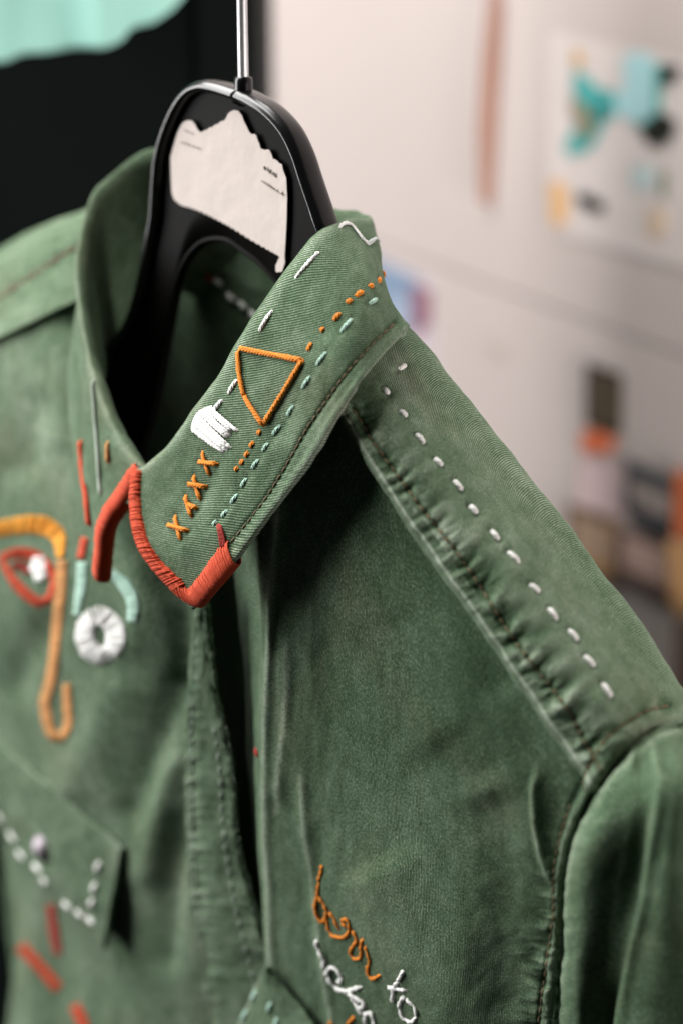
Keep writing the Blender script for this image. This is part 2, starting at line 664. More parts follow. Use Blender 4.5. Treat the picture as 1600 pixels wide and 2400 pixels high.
# round the back of the neck and up the far side
back_crest = [PD(852, 503, .662), PD(770, 486, .682), PD(640, 446, .702), PD(490, 398, .714)]
for i, p in enumerate(back_crest):
    o = np.array([(-.004, .003), (-.004, .008), (-.004, .010), (-.004, .010)][i])
    cols.append([p, p + [o[0] * .55, o[1] * .55, -.018], p + [o[0] * .85, o[1] * .85, -.038], p + [o[0], o[1], -.058]])
far = [
    [(368, 352, .720), None], [(285, 392, .718), None], [(212, 468, .710), None], [(181, 585, .699), None],
    [(184, 700, .690), None],
    [(203, 820, .680), [(188, 850, .690), (184, 890, .697), (186, 935, .700)]],
    [(238, 940, .668), [(208, 985, .681), (194, 1040, .688), (192, 1100, .692)]],
    [(285, 1040, .656), [(238, 1095, .668), (212, 1165, .677), (206, 1240, .682)]],
    [(338, 1102, .645), [(292, 1168, .653), (250, 1250, .661), (236, 1360, .667)]],
]
for i, (c, rest) in enumerate(far):
    p = PD(*c)
    if rest is None:
        o = np.array([(-.002, .010), (-.001, .009), (.001, .007), (.001, .004), (-.002, .001)][i])
        cols.append([p, p + [o[0] * .55, o[1] * .55, -.018], p + [o[0] * .85, o[1] * .85, -.038], p + [o[0], o[1], -.056]])
    else:
        cols.append([p] + [PD(*q) for q in rest])
net = []
centre = np.array([-.012, -.004])
for c in cols:
    p = c[0]
    d = centre - p[:2]
    d = d / (np.linalg.norm(d) + 1e-9)
    dd = np.array([d[0], d[1], 0])
    k_ = len(net)
    sh = np.interp(k_, [0, 1, 2, 3, 4, len(cols) - 4, len(cols) - 3, len(cols) - 2, len(cols) - 1], [.2, .3, .5, .8, 1, 1, .8, .5, .3])
    net.append([p - dd * .004 * sh + [0, 0, -.042 * sh], p + dd * .0025 + [0, 0, -.020 * max(sh, .3)], p + dd * .0048 + [0, 0, -.0045 * max(sh, .5)], p] + c[1:])
net = np.swapaxes(np.array(net), 0, 1)

COL_TS = [(925, 757), (871, 806), (813, 873), (764, 940), (715, 1012), (672, 1088), (625, 1165), (582, 1222), (540, 1272)]
COL_EDGE = [c[3][:2] for c in near][::-1]


def collar_relief(s, q):
    nearmask = (s.us.ravel() < 0.48) & (s.vs.ravel() > 0.42)
    h = 0.0007 * fbm(s.U.ravel() * 40, s.V.ravel() * 40, 3)
    fd = 0.03 + np.zeros(len(h))
    d, sd, run = polydist(q, COL_TS)
    de, _, rune = polydist(q, COL_EDGE)
    ts = np.exp(-(d / 6) ** 2)
    band = np.exp(-((d - 14) / 22) ** 2) * (sd < 0)
    # regular little rolls in the hem, strongest towards the collar point
    amp = np.clip((run - 250) / 350, 0.12, 1)
    roll = np.sin((run + 0.45 * d) * 2 * math.pi / 21 + 2.2 * noise2(run / 45, run * 0)) * (0.7 + 0.6 * noise2(run / 30, d / 30, 5))
    hh = -0.00055 * ts + band * amp * 0.00022 * roll * np.clip(de / 14, 0, 1) + 0.0005 * np.exp(-((de - 8) / 8) ** 2)
    ff = band * amp * 0.24 * roll + 0.30 * np.exp(-(de / 6) ** 2) - 0.16 * ts + 0.06 * band
    h = h + np.where(nearmask, hh, 0)
    fd = fd + np.where(nearmask, ff, 0)
    crest = np.exp(-((s.vs.ravel() - 3 / 6) / 0.035) ** 2)
    fd = fd + 0.2 * crest
    # soft dents on the near leaf
    k = fold(q, [(600, 900), (660, 960), (640, 1060)], 50, 50, -0.0013) + fold(q, [(430, 1130), (520, 1165)], 40, 40, -0.0012) \
        + fold(q, [(700, 760), (800, 800)], 45, 45, -0.0009) + fold(q, [(390, 1290), (470, 1290)], 40, 40, 0.0011) \
        + fold(q, [(850, 600), (905, 740)], 22, 40, 0.0012) + fold(q, [(820, 640), (862, 668)], 28, 28, -0.0008)
    k = k + dimples(q, MINT_ST, .0005) + dimples(q, CROSS_ST, .0005)
    h = h + np.where(nearmask, k, 0)
    return h, fd


collar = Patch(net, 560, 150, 1.0, collar_relief, angle=math.radians(50), thick=0.0026)
if (collar.n[100, 120] @ (CAM - collar.g[100, 120])) < 0:
    collar = Patch(net, 560, 150, -1.0, collar_relief, angle=math.radians(50), thick=0.0026)
collar.build('collar', M['twill'], jacket)
tag(collar.obj, 'green collar with red-wrapped points, orange, mint and white stitches')

# ---------------------------------------------------------------- near shoulder yoke
seam = [(745, 880), (809, 975), (872, 1082), (957, 1213), (1040, 1332), (1104, 1419), (1192, 1550), (1264, 1653), (1325, 1745), (1370, 1806), (1398, 1848)]
sil = [(880, 735), (951, 815), (1016, 905), (1104, 1010), (1190, 1121), (1262, 1216), (1352, 1337), (1441, 1458), (1518, 1578), (1562, 1645), (1591, 1702)]
rowsY = []
f1 = [(s_[0] * .66 + e_[0] * .34, s_[1] * .66 + e_[1] * .34) for s_, e_ in zip(seam, sil)]
f2 = [(s_[0] * .32 + e_[0] * .68, s_[1] * .32 + e_[1] * .68) for s_, e_ in zip(seam, sil)]
f1[-1], f2[-1] = (1440, 1792), (1503, 1733)
f1[-2], f2[-2] = (1422, 1742), (1484, 1690)
ys = np.linspace(-.0365, -.0325, 11)
net = [[PY(*p, y + .003) + [0, 0, -.004] for p, y in zip(seam, ys)],
       [PY(*p, y) for p, y in zip(seam, ys)],
       [PY(*p, -.0285) for p in f1],
       [PY(*p, -.0155) for p in f2],
       [PY(*p, .004) for p in sil]]
net.append([p + [0, .014, -.006] for p in net[-1]])
net.append([p + [0, .012, -.030] for p in net[-1]])
YK_TS = [(826, 955), (872, 1033), (930, 1113), (998, 1205), (1067, 1291), (1130, 1383), (1194, 1486), (1262, 1576), (1329, 1661), (1364, 1730), (1390, 1775), (1411, 1810)]
ARM_TS = [(1566, 1653), (1509, 1668), (1452, 1703), (1406, 1749), (1364, 1829), (1337, 1883), (1314, 1952), (1299, 2028), (1295, 2093), (1295, 2150), (1279, 2265), (1268, 2342), (1262, 2400), (1250, 2600)]
ARM = [(1591, 1702), (1536, 1714), (1478, 1753), (1429, 1806), (1398, 1848), (1352, 1925), (1329, 1990), (1318, 2055), (1314, 2112), (1310, 2227), (1302, 2323), (1295, 2400), (1285, 2620)]


def yoke_relief(s, q):
    h = 0.0006 * fbm(s.U.ravel() * 55, s.V.ravel() * 30, 5)
    d, sd, run = polydist(q, YK_TS)
    de, sde, rune = polydist(q, seam)
    da, sda, runa = polydist(q, ARM_TS)
    db, sdb, runb = polydist(q, ARM)
    ts = np.exp(-(d / 6) ** 2)
    ph = run / 47 + 0.7 * noise2(run / 90, run * 0, 2)
    puck = 1.5 * noise2(run / 27 + d / 90, d / 70, 2) + 0.6 * noise2(run / 12, d / 40, 12)
    env = np.exp(-(np.maximum(d - 6, 0) / 34) ** 2)
    env2 = np.exp(-(np.maximum(d - 20, 0) / 75) ** 2) * (de > 25)
    h += 0.0006 * puck * env + 0.00085 * env2 * noise2(run / 48, d / 120, 7) - 0.0007 * ts
    h += 0.0003 * np.exp(-((de - 6) / 6) ** 2)
    fd = 0.11 + 0.16 * puck * env + 0.28 * env2 * noise2(run / 48, d / 120, 7) - 0.22 * ts + 0.5 * np.exp(-(de / 3.4) ** 2)
    # welt along the sleeve seam
    tsa = np.exp(-(da / 6) ** 2)
    ph2 = runa / 52 + 0.6 * noise2(runa / 80, runa * 0, 4)
    pk2 = 1.6 * noise2(runa / 26, da / 50, 4)
    enva = np.exp(-(da / 40) ** 2)
    h += 0.0011 * np.exp(-((db - 20) / 20) ** 2) - 0.0006 * tsa + 0.0004 * pk2 * enva - 0.0014 * np.exp(-(db / 7) ** 2)
    fd += 0.12 * np.exp(-((db - 14) / 14) ** 2) - 0.16 * tsa + 0.14 * pk2 * enva
    k = fold(q, [(1385, 1600), (1425, 1690)], 14, 24, 0.0012) + fold(q, [(1420, 1610), (1440, 1690)], 12, 12, -0.0011)
    return h + k + dimples(q, YK_ST, .0007), fd


yoke = Patch(net, 360, 260, 1.0, yoke_relief, angle=math.radians(-14), thick=0.0014)
if (yoke.n[90, 150] @ (CAM - yoke.g[90, 150])) < 0:
    yoke = Patch(net, 360, 260, -1.0, yoke_relief, angle=math.radians(-14), thick=0.0014)
yoke.build('shoulder_yoke', M['twill'], jacket)
tag(yoke.obj, 'shoulder yoke with a line of white running stitches')

# ---------------------------------------------------------------- near front panel
top = [(612, 1180), (700, 1075), (790, 955), (950, 1195), (1096, 1400), (1256, 1634), (1392, 1836)]
rightc = [(1392, 1836), (1334, 1975), (1315, 2115), (1307, 2300), (1285, 2640)]
bot = [(628, 2640), (742, 2640), (856, 2640), (975, 2640), (1085, 2640), (1190, 2640), (1285, 2640)]
leftc = [(612, 1180), (622, 1500), (614, 1850), (626, 2240), (628, 2640)]
topY = [-.048, -.039, -.0325, -.0318, -.0318, -.0312, -.0302]
botY = [-.016, -.022, -.026, -.028, -.0285, -.027, -.0245]
net = []
for r in range(5):
    v = r / 4
    row = []
    for c in range(7):
        u = c / 6
        x = top[c][0] * (1 - v) + bot[c][0] * v
        y = top[c][1] * (1 - v) + bot[c][1] * v
        if c == 6:
            x, y = rightc[r]
        if c == 0:
            x, y = leftc[r]
        if c == 5:
            x += (rightc[r][0] - (top[6][0] * (1 - v) + bot[6][0] * v)) * .55
            y += (rightc[r][1] - (top[6][1] * (1 - v) + bot[6][1] * v)) * .5
        Y = topY[c] * (1 - v) + botY[c] * v - 0.008 * math.sin(math.pi * v) * math.sin(math.pi * (0.12 + 0.76 * u))
        row.append(PY(x, y, Y))
    # the front edge rolls inwards to its facing
    inx = [80, 48, 14, 0, 0][r]
    e = row[0]
    ex, ey = leftc[r]
    ey0 = project(e)[1]
    t1 = PY(ex - 4 - inx * .25, ey0, e[1] + .006)
    t0 = PY(ex - 6 - inx, ey0, e[1] + .020)
    net.append([t0, t1] + row)
net.append([p + np.array([0, 0, -.16]) for p in net[-1]])


def front_relief(s, q):
    U, V = s.U.ravel(), s.V.ravel()
    h = 0.0011 * fbm(U * 16, V * 11, 11) + 0.00035 * fbm(U * 60, V * 45, 12)
    da, sda, runa = polydist(q, ARM_TS)
    ph2 = runa / 46 + 0.8 * noise2(runa / 80, runa * 0, 6)
    pk = 1.5 * noise2(runa / 24, da / 60, 6) + 0.6 * noise2(runa / 11, da / 40, 16)
    low = np.clip((q[:, 1] - 1950) / 250, 0.15, 1)
    enva = np.exp(-(np.maximum(da - 5, 0) / 42) ** 2)
    tsa = np.exp(-(da / 6) ** 2)
    db, _, _ = polydist(q, ARM)
    h += 0.0009 * pk * enva * low * np.clip((db - 4) / 18, 0, 1) - 0.0007 * tsa + 0.0009 * np.exp(-((db - 14) / 12) ** 2)
    fd = 0.15 * pk * enva * low - 0.2 * tsa + 0.24 * np.exp(-((db - 12) / 10) ** 2)
    # the pinched fold beside the armhole
    PIN = [(1262, 1790), (1248, 1850), (1252, 1930), (1264, 2005), (1292, 2078)]
    h += fold(q, PIN, 18, 9, 0.0015, 50)
    h += fold(q, [(1305, 1830), (1290, 1930), (1292, 2000)], 30, 30, -0.0006)
    d, sd, run = polydist(q, PIN)
    fd += 0.30 * np.exp(-(d / 5) ** 2) * np.clip(run / 60, 0, 1)
    # hollow below the yoke, broad folds falling from the neck
    h += fold(q, [(720, 940), (860, 1150), (1000, 1330), (1200, 1640)], 45, 60, -0.0020)
    h += fold(q, [(660, 960), (700, 1190), (740, 1330), (850, 1500), (1050, 1760)], 70, 100, 0.0019)
    h += fold(q, [(900, 1420), (960, 1560), (1080, 1700), (1150, 1850)], 80, 80, -0.0012)
    h += fold(q, [(880, 2000), (1000, 2250), (1060, 2500)], 90, 110, 0.0024)
    h += fold(q, [(1130, 1850), (1180, 2100), (1190, 2400)], 70, 60, -0.0020)
    # front placket: folded edge, and a crease running down it
    E1 = [(650, 1150), (640, 1330), (634, 1500), (628, 1700), (630, 1950), (634, 2240), (640, 2600)]
    E2 = [(672, 1480), (676, 1600), (662, 1760), (652, 1900)]
    E3 = [(704, 1780), (714, 1930), (734, 2100), (760, 2280), (785, 2440), (800, 2600)]
    for ln, hh, ww in ((E1, .0012, 10), (E2, .0008, 14), (E3, .0010, 12)):
        h += fold(q, ln, ww, ww * 1.4, hh)
        d, _, run = polydist(q, ln)
        fd += 0.30 * np.exp(-(d / 8) ** 2) * np.clip(run / 60, 0, 1)
    fd += 0.08 * np.exp(-((q[:, 0] - 640) / 55) ** 2)
    fd += 0.07 * fbm(U * 12, V * 9, 21) - 0.03
    fd += 0.12 * np.exp(-(((q[:, 0] - 810) / 120) ** 2 + ((q[:, 1] - 1330) / 170) ** 2))  # painted light: brighter area below the collar, put into the cloth tone
    fd -= 0.12 * np.exp(-(((q[:, 0] - 1100) / 160) ** 2 + ((q[:, 1] - 1620) / 170) ** 2))  # painted shade: darker area below the yoke, put into the cloth tone
    return h, fd


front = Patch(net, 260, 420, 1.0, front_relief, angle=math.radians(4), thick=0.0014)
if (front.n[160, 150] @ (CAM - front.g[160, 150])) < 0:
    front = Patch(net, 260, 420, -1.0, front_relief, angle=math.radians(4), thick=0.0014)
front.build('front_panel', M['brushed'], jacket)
tag(front.obj, 'near front panel with orange and white embroidered writing')

# ---------------------------------------------------------------- near sleeve
sl = [  # (px, py, Y) per row, flowing down from the armhole
    [(1378, 1834, -.0255), (1336, 1905, -.0225), (1314, 1985, -.0205), (1302, 2118, -.019), (1296, 2300, -.016), (1270, 2640, -.008)],
    [(1398, 1838, -.0300), (1360, 1903, -.0290), (1333, 1988, -.0270), (1319, 2120, -.026), (1312, 2300, -.0235), (1294, 2640, -.016)],
    [(1424, 1796, -.0275), (1404, 1862, -.0345), (1378, 1968, -.0370), (1358, 2120, -.0365), (1347, 2300, -.034), (1338, 2640, -.028)],
    [(1470, 1744, -.0210), (1472, 1805, -.0295), (1468, 1925, -.0335), (1440, 2110, -.0330), (1418, 2290, -.030), (1388, 2640, -.022)],
    [(1496, 1724, -.0158), (1505, 1775, -.0235), (1522, 1885, -.0305), (1492, 2080, -.0312), (1464, 2255, -.0295), (1425, 2640, -.016)],
    [(1520, 1712, -.0112), (1535, 1758, -.0195), (1552, 1860, -.0310), (1515, 2060, -.034), (1486, 2210, -.033), (1440, 2640, -.029)],
    [(1556, 1698, -.0030), (1575, 1742, -.0120), (1600, 1850, -.0270), (1580, 2060, -.033), (1565, 2240, -.033), (1540, 2640, -.029)],
    [(1588, 1692, .0050), (1630, 1742, .0000), (1690, 1840, -.0090), (1700, 2060, -.017), (1700, 2260, -.020), (1690, 2640, -.018)],
]
net = [[PY(p[0], p[1], p[2] - (.0035 if k_ > 1 else 0)) for k_, p in enumerate(r)] for r in sl]
net.append([net[-1][0] + [0, .014, -.006], net[-1][1] + [.001, .018, -.010]] + [p + [.004, .022, -.006] for p in net[-1][2:]])
net.append([net[-1][0] + [0, .012, -.030], net[-1][1] + [-.006, .018, -.026]] + [p + [-.02, .03, -.012] for p in net[-1][2:]])
net = [r + [r[-1] + np.array([.004, 0, -.16])] for r in net]
net = np.swapaxes(np.array(net), 0, 1)


def sleeve_relief(s, q):
    U, V = s.U.ravel(), s.V.ravel()
    h = 0.0010 * fbm(U * 18, V * 10, 31) + 0.0003 * fbm(U * 60, V * 40, 32)
    db, sdb, runb = polydist(q, ARM)
    pk = 1.4 * noise2(runb / 26, db / 60, 8)
    env = np.exp(-(db / 30) ** 2)
    h += 0.0005 * pk * env * np.clip(db / 14, 0, 1) - 0.0008 * np.exp(-(db / 8) ** 2)
    RID = [(1528, 1752), (1551, 1833), (1543, 1890), (1524, 1978), (1513, 2055), (1497, 2150), (1474, 2246), (1451, 2380), (1440, 2600)]
    d, sd, run = polydist(q, RID)
    h += fold(q, RID, 14, 14, 0.0016)
    fd = 0.08 * np.exp(-(d / 8) ** 2) + 0.08 * pk * env + 0.05 * fbm(U * 14, V * 8, 33) - 0.05
    fd += 0.2 * np.exp(-((db - 12) / 12) ** 2)
    return h, fd


sleeve = Patch(net, 200, 290, 1.0, sleeve_relief, angle=math.radians(-8), thick=0.0014)
if (sleeve.n[110, 60] @ (CAM - sleeve.g[110, 60])) < 0:
    sleeve = Patch(net, 200, 290, -1.0, sleeve_relief, angle=math.radians(-8), thick=0.0014)
sleeve.build('sleeve', M['brushed'], jacket)

# ---------------------------------------------------------------- far front panel and far shoulder
rows = [  # right edge first, to the left silhouette: (px, py, Y)
    [(222, 672, .005), (165, 700, -.003), (80, 742, -.009), (0, 782, -.011), (-130, 850, -.011)],
    [(228, 850, -.008), (165, 860, -.014), (80, 880, -.018), (-20, 900, -.018), (-190, 940, -.012)],
    [(258, 1010, -.020), (185, 1015, -.024), (90, 1025, -.026), (-30, 1040, -.022), (-200, 1080, -.012)],
    [(338, 1170, -.032), (230, 1180, -.033), (110, 1190, -.031), (-20, 1200, -.025), (-190, 1220, -.014)],
    [(455, 1395, -.038), (320, 1400, -.040), (180, 1400, -.036), (30, 1400, -.028), (-140, 1400, -.012)],
    [(488, 1600, -.032), (360, 1600, -.034), (220, 1600, -.032), (70, 1600, -.026), (-90, 1600, -.010)],
    [(530, 1790, -.028), (400, 1800, -.030), (250, 1800, -.030), (110, 1800, -.024), (-40, 1800, -.010)],
    [(542, 1960, -.025), (420, 1980, -.028), (280, 1990, -.028), (140, 2000, -.022), (14, 2010, -.008)],
    [(590, 2170, -.020), (460, 2180, -.024), (320, 2190, -.024), (180, 2200, -.018), (40, 2200, -.006)],
    [(640, 2330, -.014), (480, 2390, -.020), (340, 2400, -.022), (180, 2400, -.016), (18, 2400, -.004)],
    [(650, 2640, -.010), (490, 2640, -.016), (340, 2640, -.018), (180, 2640, -.014), (10, 2640, -.002)],
]
net = []
for r in rows:
    pts = [PY(*p) for p in r]
    pts.append(pts[-1] + [.000, .022, 0])
    net.append(pts)
net.append([p + np.array([0, 0, -.16]) for p in net[-1]])


def far_relief(s, q):
    U, V = s.U.ravel(), s.V.ravel()
    h = 0.0016 * fbm(U * 16, V * 9, 41)
    fd = 0.10 * fbm(U * 14, V * 8, 42) + 0.10
    for ln, wl, wr, hh in (
        ([(440, 1560), (380, 1720), (290, 1960)], 40, 40, -.0035),
        ([(300, 1560), (220, 1750), (140, 1900)], 60, 60, .0030),
        ([(430, 1740), (370, 1880), (340, 2100)], 40, 40, .0030),
        ([(440, 1880), (400, 2060), (390, 2300)], 30, 40, -.0030),
        ([(140, 1420), (60, 1560), (10, 1660)], 40, 40, -.0028),
        ([(350, 1290), (330, 1420), (300, 1560)], 40, 40, .0022),
        ([(110, 900), (60, 1050), (20, 1150)], 45, 45, -.0026),
        ([(180, 760), (150, 900), (140, 1080)], 30, 50, .0020),
        ([(420, 1400), (430, 1520), (420, 1650)], 25, 35, -.0028),
    ):
        h += fold(q, ln, wl, wr, hh)
    return h, fd


farfront = Patch(net, 130, 260, 1.0, far_relief, angle=math.radians(0), thick=0.0014)
if (farfront.n[110, 40] @ (CAM - farfront.g[110, 40])) < 0:
    farfront = Patch(net, 130, 260, -1.0, far_relief, angle=math.radians(0), thick=0.0014)
farfront.build('front_panel', M['brushed'], jacket)
tag(farfront.obj, 'far front panel with embroidered face, white ring and pocket flap')

yr = [
    [(230, 482, .034), (175, 499, .030), (100, 528, .026), (0, 588, .024), (-130, 690, .022)],
    [(230, 525, .018), (175, 545, .012), (100, 580, .010), (0, 640, .008), (-130, 745, .006)],
    [(225, 600, .008), (170, 625, .002), (90, 665, -.002), (0, 715, -.004), (-130, 805, -.006)],
    [(220, 672, .002), (165, 697, -.006), (82, 738, -.012), (0, 778, -.014), (-130, 848, -.014)],
    [(220, 690, .001), (165, 714, -.007), (82, 754, -.013), (0, 794, -.015), (-130, 862, -.015)],
    [(220, 692, .004), (165, 716, -.004), (82, 756, -.010), (0, 796, -.012), (-130, 864, -.012)],
]
net = [[PY(*p) for p in r] for r in yr]
net = [[p + [0, .025, -.03] for p in net[0]], [p + [0, .012, -.004] for p in net[0]]] + net


def faryoke_relief(s, q):
    U, V = s.U.ravel(), s.V.ravel()
    d, sd, run = polydist(q, [(260, 530), (165, 588), (80, 645), (0, 697), (-130, 790)])
    h = 0.0009 * fbm(U * 22, V * 30, 51) - 0.0010 * np.exp(-(d / 10) ** 2)
    h += 0.0008 * np.sin(run / 60 * 2 * math.pi) * np.exp(-(d / 40) ** 2)
    return h, 0.06 + 0.1 * fbm(U * 20, V * 20, 52)


faryoke = Patch(net, 90, 120, 1.0, faryoke_relief, thick=0.0014)
if (faryoke.n[70, 40] @ (CAM - faryoke.g[70, 40])) < 0:
    faryoke = Patch(net, 90, 120, -1.0, faryoke_relief, thick=0.0014)
faryoke.build('shoulder_yoke', M['twill'], jacket)

# placket band down the far front edge
pl = []
for (x0, x1, y, Y) in ((455, 486, 1392, -.041), (452, 497, 1500, -.0375), (444, 508, 1610, -.036), (440, 536, 1740, -.0325), (440, 548, 1850, -.031),
                       (442, 556, 1960, -.0295), (446, 582, 2080, -.0275), (450, 618, 2200, -.0245), (462, 640, 2330, -.020), (475, 655, 2640, -.015)):
    pl.append([PY(x0 - 3, y, Y + .004), PY(x0, y, Y + .0006), PY(x0 * .6 + x1 * .4, y, Y - .0012), PY(x1 - 5, y, Y - .0004), PY(x1, y, Y + .001), PY(x1 - 2, y, Y + .005)])
pl.append([p + np.array([0, 0, -.16]) for p in pl[-1]])


def placket_relief(s, q):
    y = q[:, 1]
    h = 0.0007 * fbm(s.U.ravel() * 60, s.V.ravel() * 60, 61)
    fd = np.full(len(y), 0.06)
    for f_, w in ((0.28, 0.05), (0.66, 0.05)):
        b = np.exp(-((s.us.ravel() - f_) / w) ** 2)
        pk = 1.5 * noise2(y / 21, s.us.ravel() * 3, 9)
        h += -0.0006 * b + 0.0006 * pk * np.exp(-((s.us.ravel() - f_) / 0.12) ** 2)
        fd += 0.22 * np.maximum(pk, 0) * np.exp(-((s.us.ravel() - f_) / 0.10) ** 2)
    return h, fd


placket = Patch(pl, 60, 300, 1.0, placket_relief, thick=0.0012)
if (placket.n[110, 30] @ (CAM - placket.g[110, 30])) < 0:
    placket = Patch(pl, 60, 300, -1.0, placket_relief, thick=0.0012)
placket.build('button_placket', M['twill'], jacket)

# ---------------------------------------------------------------- back of the jacket, seen from inside through the neck
net = []
for zf in np.linspace(0, 1, 8):
    row = []
    for x in np.linspace(-.23, .215, 12):
        zt = 0.012 - 1.5 * max(0, x - .02) - 0.5 * max(0, -.10 - x)
        y = .040 - .012 * min(1, zf * 1.5) - .10 * max(0, x - .06) - .03 * max(0, -.08 - x)
        row.append([x, y, zt * (1 - zf) + (-.475) * zf])
    net.append(row)


def back_relief(s, q):
    h = 0.002 * fbm(s.U.ravel() * 14, s.V.ravel() * 10, 71)
    d, _, _ = polydist(q, [(330, 560), (475, 603), (560, 648), (655, 702), (760, 760)])
    h += 0.0013 * np.exp(-(d / 9) ** 2)
    return h, -0.06 + 0.12 * np.exp(-(d / 7) ** 2)


back = Patch(net, 160, 160, 1.0, back_relief, thick=0.0014)
if (back.n[20, 80] @ (CAM - back.g[20, 80])) < 0:
    back = Patch(net, 160, 160, -1.0, back_relief, thick=0.0014)
back.build('back_panel', M['twill'], jacket)

# ---------------------------------------------------------------- machine topstitching
machine_stitches(yoke, YK_TS, .00044, 'olive', 23)
machine_stitches(yoke, ARM_TS[:6], .00044, 'olive', 21)
machine_stitches(front, ARM_TS[5:-1], .00044, 'olive', 21)
machine_stitches(collar, COL_TS, .0004, 'olive', 20)
machine_stitches(faryoke, [(178, 580), (165, 588), (80, 645), (0, 697), (-100, 765)], .0008, 'brown', 22)
machine_stitches(placket, [(452, 1640), (450, 1800), (452, 1960), (462, 2120), (482, 2300), (492, 2420)], .0006, 'palegreen', 22, 0.3)
machine_stitches(placket, [(500, 1700), (514, 1780), (520, 1900), (534, 2020), (556, 2140), (586, 2260), (602, 2330)], .0006, 'palegreen', 30, 0.4)

# ---------------------------------------------------------------- stitches on the collar
for a, b in (((688, 657), (751, 585)), ((606, 779), (641, 724)), ((534, 925), (557, 889)), ((499, 965), (523, 936))):
    stitch(collar, a, b, .00095, 'white', n=9)
for a, b in MINT_ST:
    stitch(collar, a, b, .00078, 'mint')
for x, y, L_, ang in ((901, 641, 14, 95), (888, 656, 10, 60), (869, 670, 9, 40), (842, 688, 22, 40), (818, 706, 15, 42), (790, 742, 26, 50), (756, 773, 11, 40),
                      (726, 813, 23, 65), (608, 1014, 11, 55), (591, 1042, 16, 55), (579, 1065, 14, 55), (567, 1084, 13, 52), (555, 1099, 10, 50)):
    c_, s_ = math.cos(math.radians(ang)) * L_ / 2, math.sin(math.radians(ang)) * L_ / 2
    stitch(collar, (x - c_, y + s_), (x + c_, y - s_), .00088, 'orange')
for line in ([(561, 816), (640, 832), (711, 846)], [(711, 846), (668, 918), (620, 995)], [(619, 997), (596, 962), (574, 926)], [(575, 930), (565, 882), (560, 820)]):
    traced(collar, line, .00100, 'orange', 'triangle_thread', lump=0.16, lift=0.7)
for a, b in CROSS_ST:
    traced(collar, [a, b], .00092, 'orange', 'cross_stitch', n=9, lift=0.6 if abs(b[1] - a[1]) > 30 else 1.1)
traced(collar, [(795, 533), (810, 525), (824, 531), (836, 546), (850, 564), (861, 572)], .00085, 'white', 'yarn_stitch', lift=0.55)
traced(collar, [(861, 572), (870, 566), (882, 560), (893, 565)], .0008, 'grey', 'yarn_stitch', lift=0.55)
# white satin bar wrapped over the fold
bag = Bag()
st = [(449, 1004), (451, 992), (455, 981), (460, 972), (467, 964), (476, 959), (485, 955), (494, 953)]
en = [(524, 1057), (531, 1056), (529, 1043), (541, 1046), (534, 1030), (546, 1026), (539, 1013), (550, 1012)]
for k in range(15):
    t = k / 14 * 7
    i = min(int(t), 6)
    f_ = t - i
    a = tuple(np.array(st[i]) * (1 - f_) + np.array(st[i + 1]) * f_)
    b = tuple(np.array(en[i]) * (1 - f_) + np.array(en[i + 1]) * f_ + rng.normal(0, 4.5, 2))
    m_ = ((a[0] + b[0]) / 2 + 2, (a[1] + b[1]) / 2 + 3)
    strand(bag, collar, [a, m_, b], .00075, 12, lift=0.5 + 0.8 * rng.random())
bag.build('satin_bar', M['white'], collar.obj)


def wrapped_edge(edge, inward, normal, width, mat, name, r=.00042, thick=.0021, step=.00062):
    """thread wound round a cloth edge, turn beside turn"""
    acc = np.concatenate([[0], np.cumsum(np.linalg.norm(np.diff(edge, axis=0), axis=1))])
    n = int(acc[-1] / step)
    bag = Bag()
    ip = lambda a, x: np.array([np.interp(x, acc, a[:, c]) for c in range(3)])
    for k in range(n):
        x = acc[-1] * (k + .5) / n
        w = np.interp(x / acc[-1], np.linspace(0, 1, len(width)), width) * (1 + rng.normal(0, .035))
        e, d, nn = ip(edge, x), ip(inward, x), ip(normal, x)
        d /= np.linalg.norm(d)
        nn -= d * (nn @ d)
        nn /= np.linalg.norm(nn)
        c = e + d * (w / 2 - .0012) - nn * .0010
        a = np.linspace(0, 2 * math.pi, 17)
        tk = thick * (1 + rng.normal(0, .05))
        ca, sa = np.cos(a), np.sin(a)
        sq = np.sign(ca) * np.abs(ca) ** .7
        side = np.cross(d, nn) * rng.normal(0, .00012)
        pts = c + (-d) * (sq * w / 2)[:, None] + nn * (np.sign(sa) * np.abs(sa) ** .75 * tk)[:, None] + side * np.sin(a)[:, None]
        nr = (-d) * ca[:, None] + nn * sa[:, None]
        bag.add(*tube(pts, nr, r * (1 + rng.normal(0, .08)), 0.85, 5, cap=False))
    return bag.build(name, M[mat], collar.obj)


gE, nE = collar.g, collar.n
wrapped_edge(gE[76:-9, 0], gE[76:-9, 14] - gE[76:-9, 0], nE[76:-9, 2], [.0046, .0048, .0050, .0056, .0062, .0068], 'red', 'satin_edging')
wrapped_edge(gE[-1, 9:63], gE[-12, 9:63] - gE[-1, 9:63], nE[-4, 9:63], [.0070, .0076, .0082, .0088, .0086], 'red', 'satin_edging')
t_ = np.linspace(0, 1, 24)[:, None]
tip = gE[-10, 0] * (1 - t_) ** 2 + (gE[-1, 0] * .75 + gE[-10, 9] * .25) * 2 * t_ * (1 - t_) + gE[-1, 9] * t_ ** 2
wrapped_edge(tip, (gE[-24, 22] - tip), np.repeat(nE[-6:-5, 5], 24, 0), [.0068, .0078, .0078, .0070], 'red', 'satin_edging', thick=.0023)
wrapped_edge(gE[76:, -1], gE[76:, -16] - gE[76:, -1], nE[76:, -3], [.0060, .0072, .0076, .0074, .0070], 'red', 'satin_edging', thick=.0030)
bag = Bag()
for k in range(4):
    strand(bag, collar, [(511 + k * 2, 1228 + k), (516 + k * 3, 1252), (520 + k * 4, 1286)], .0006, 10)
bag.build('satin_spike', M['darkred'], collar.obj)
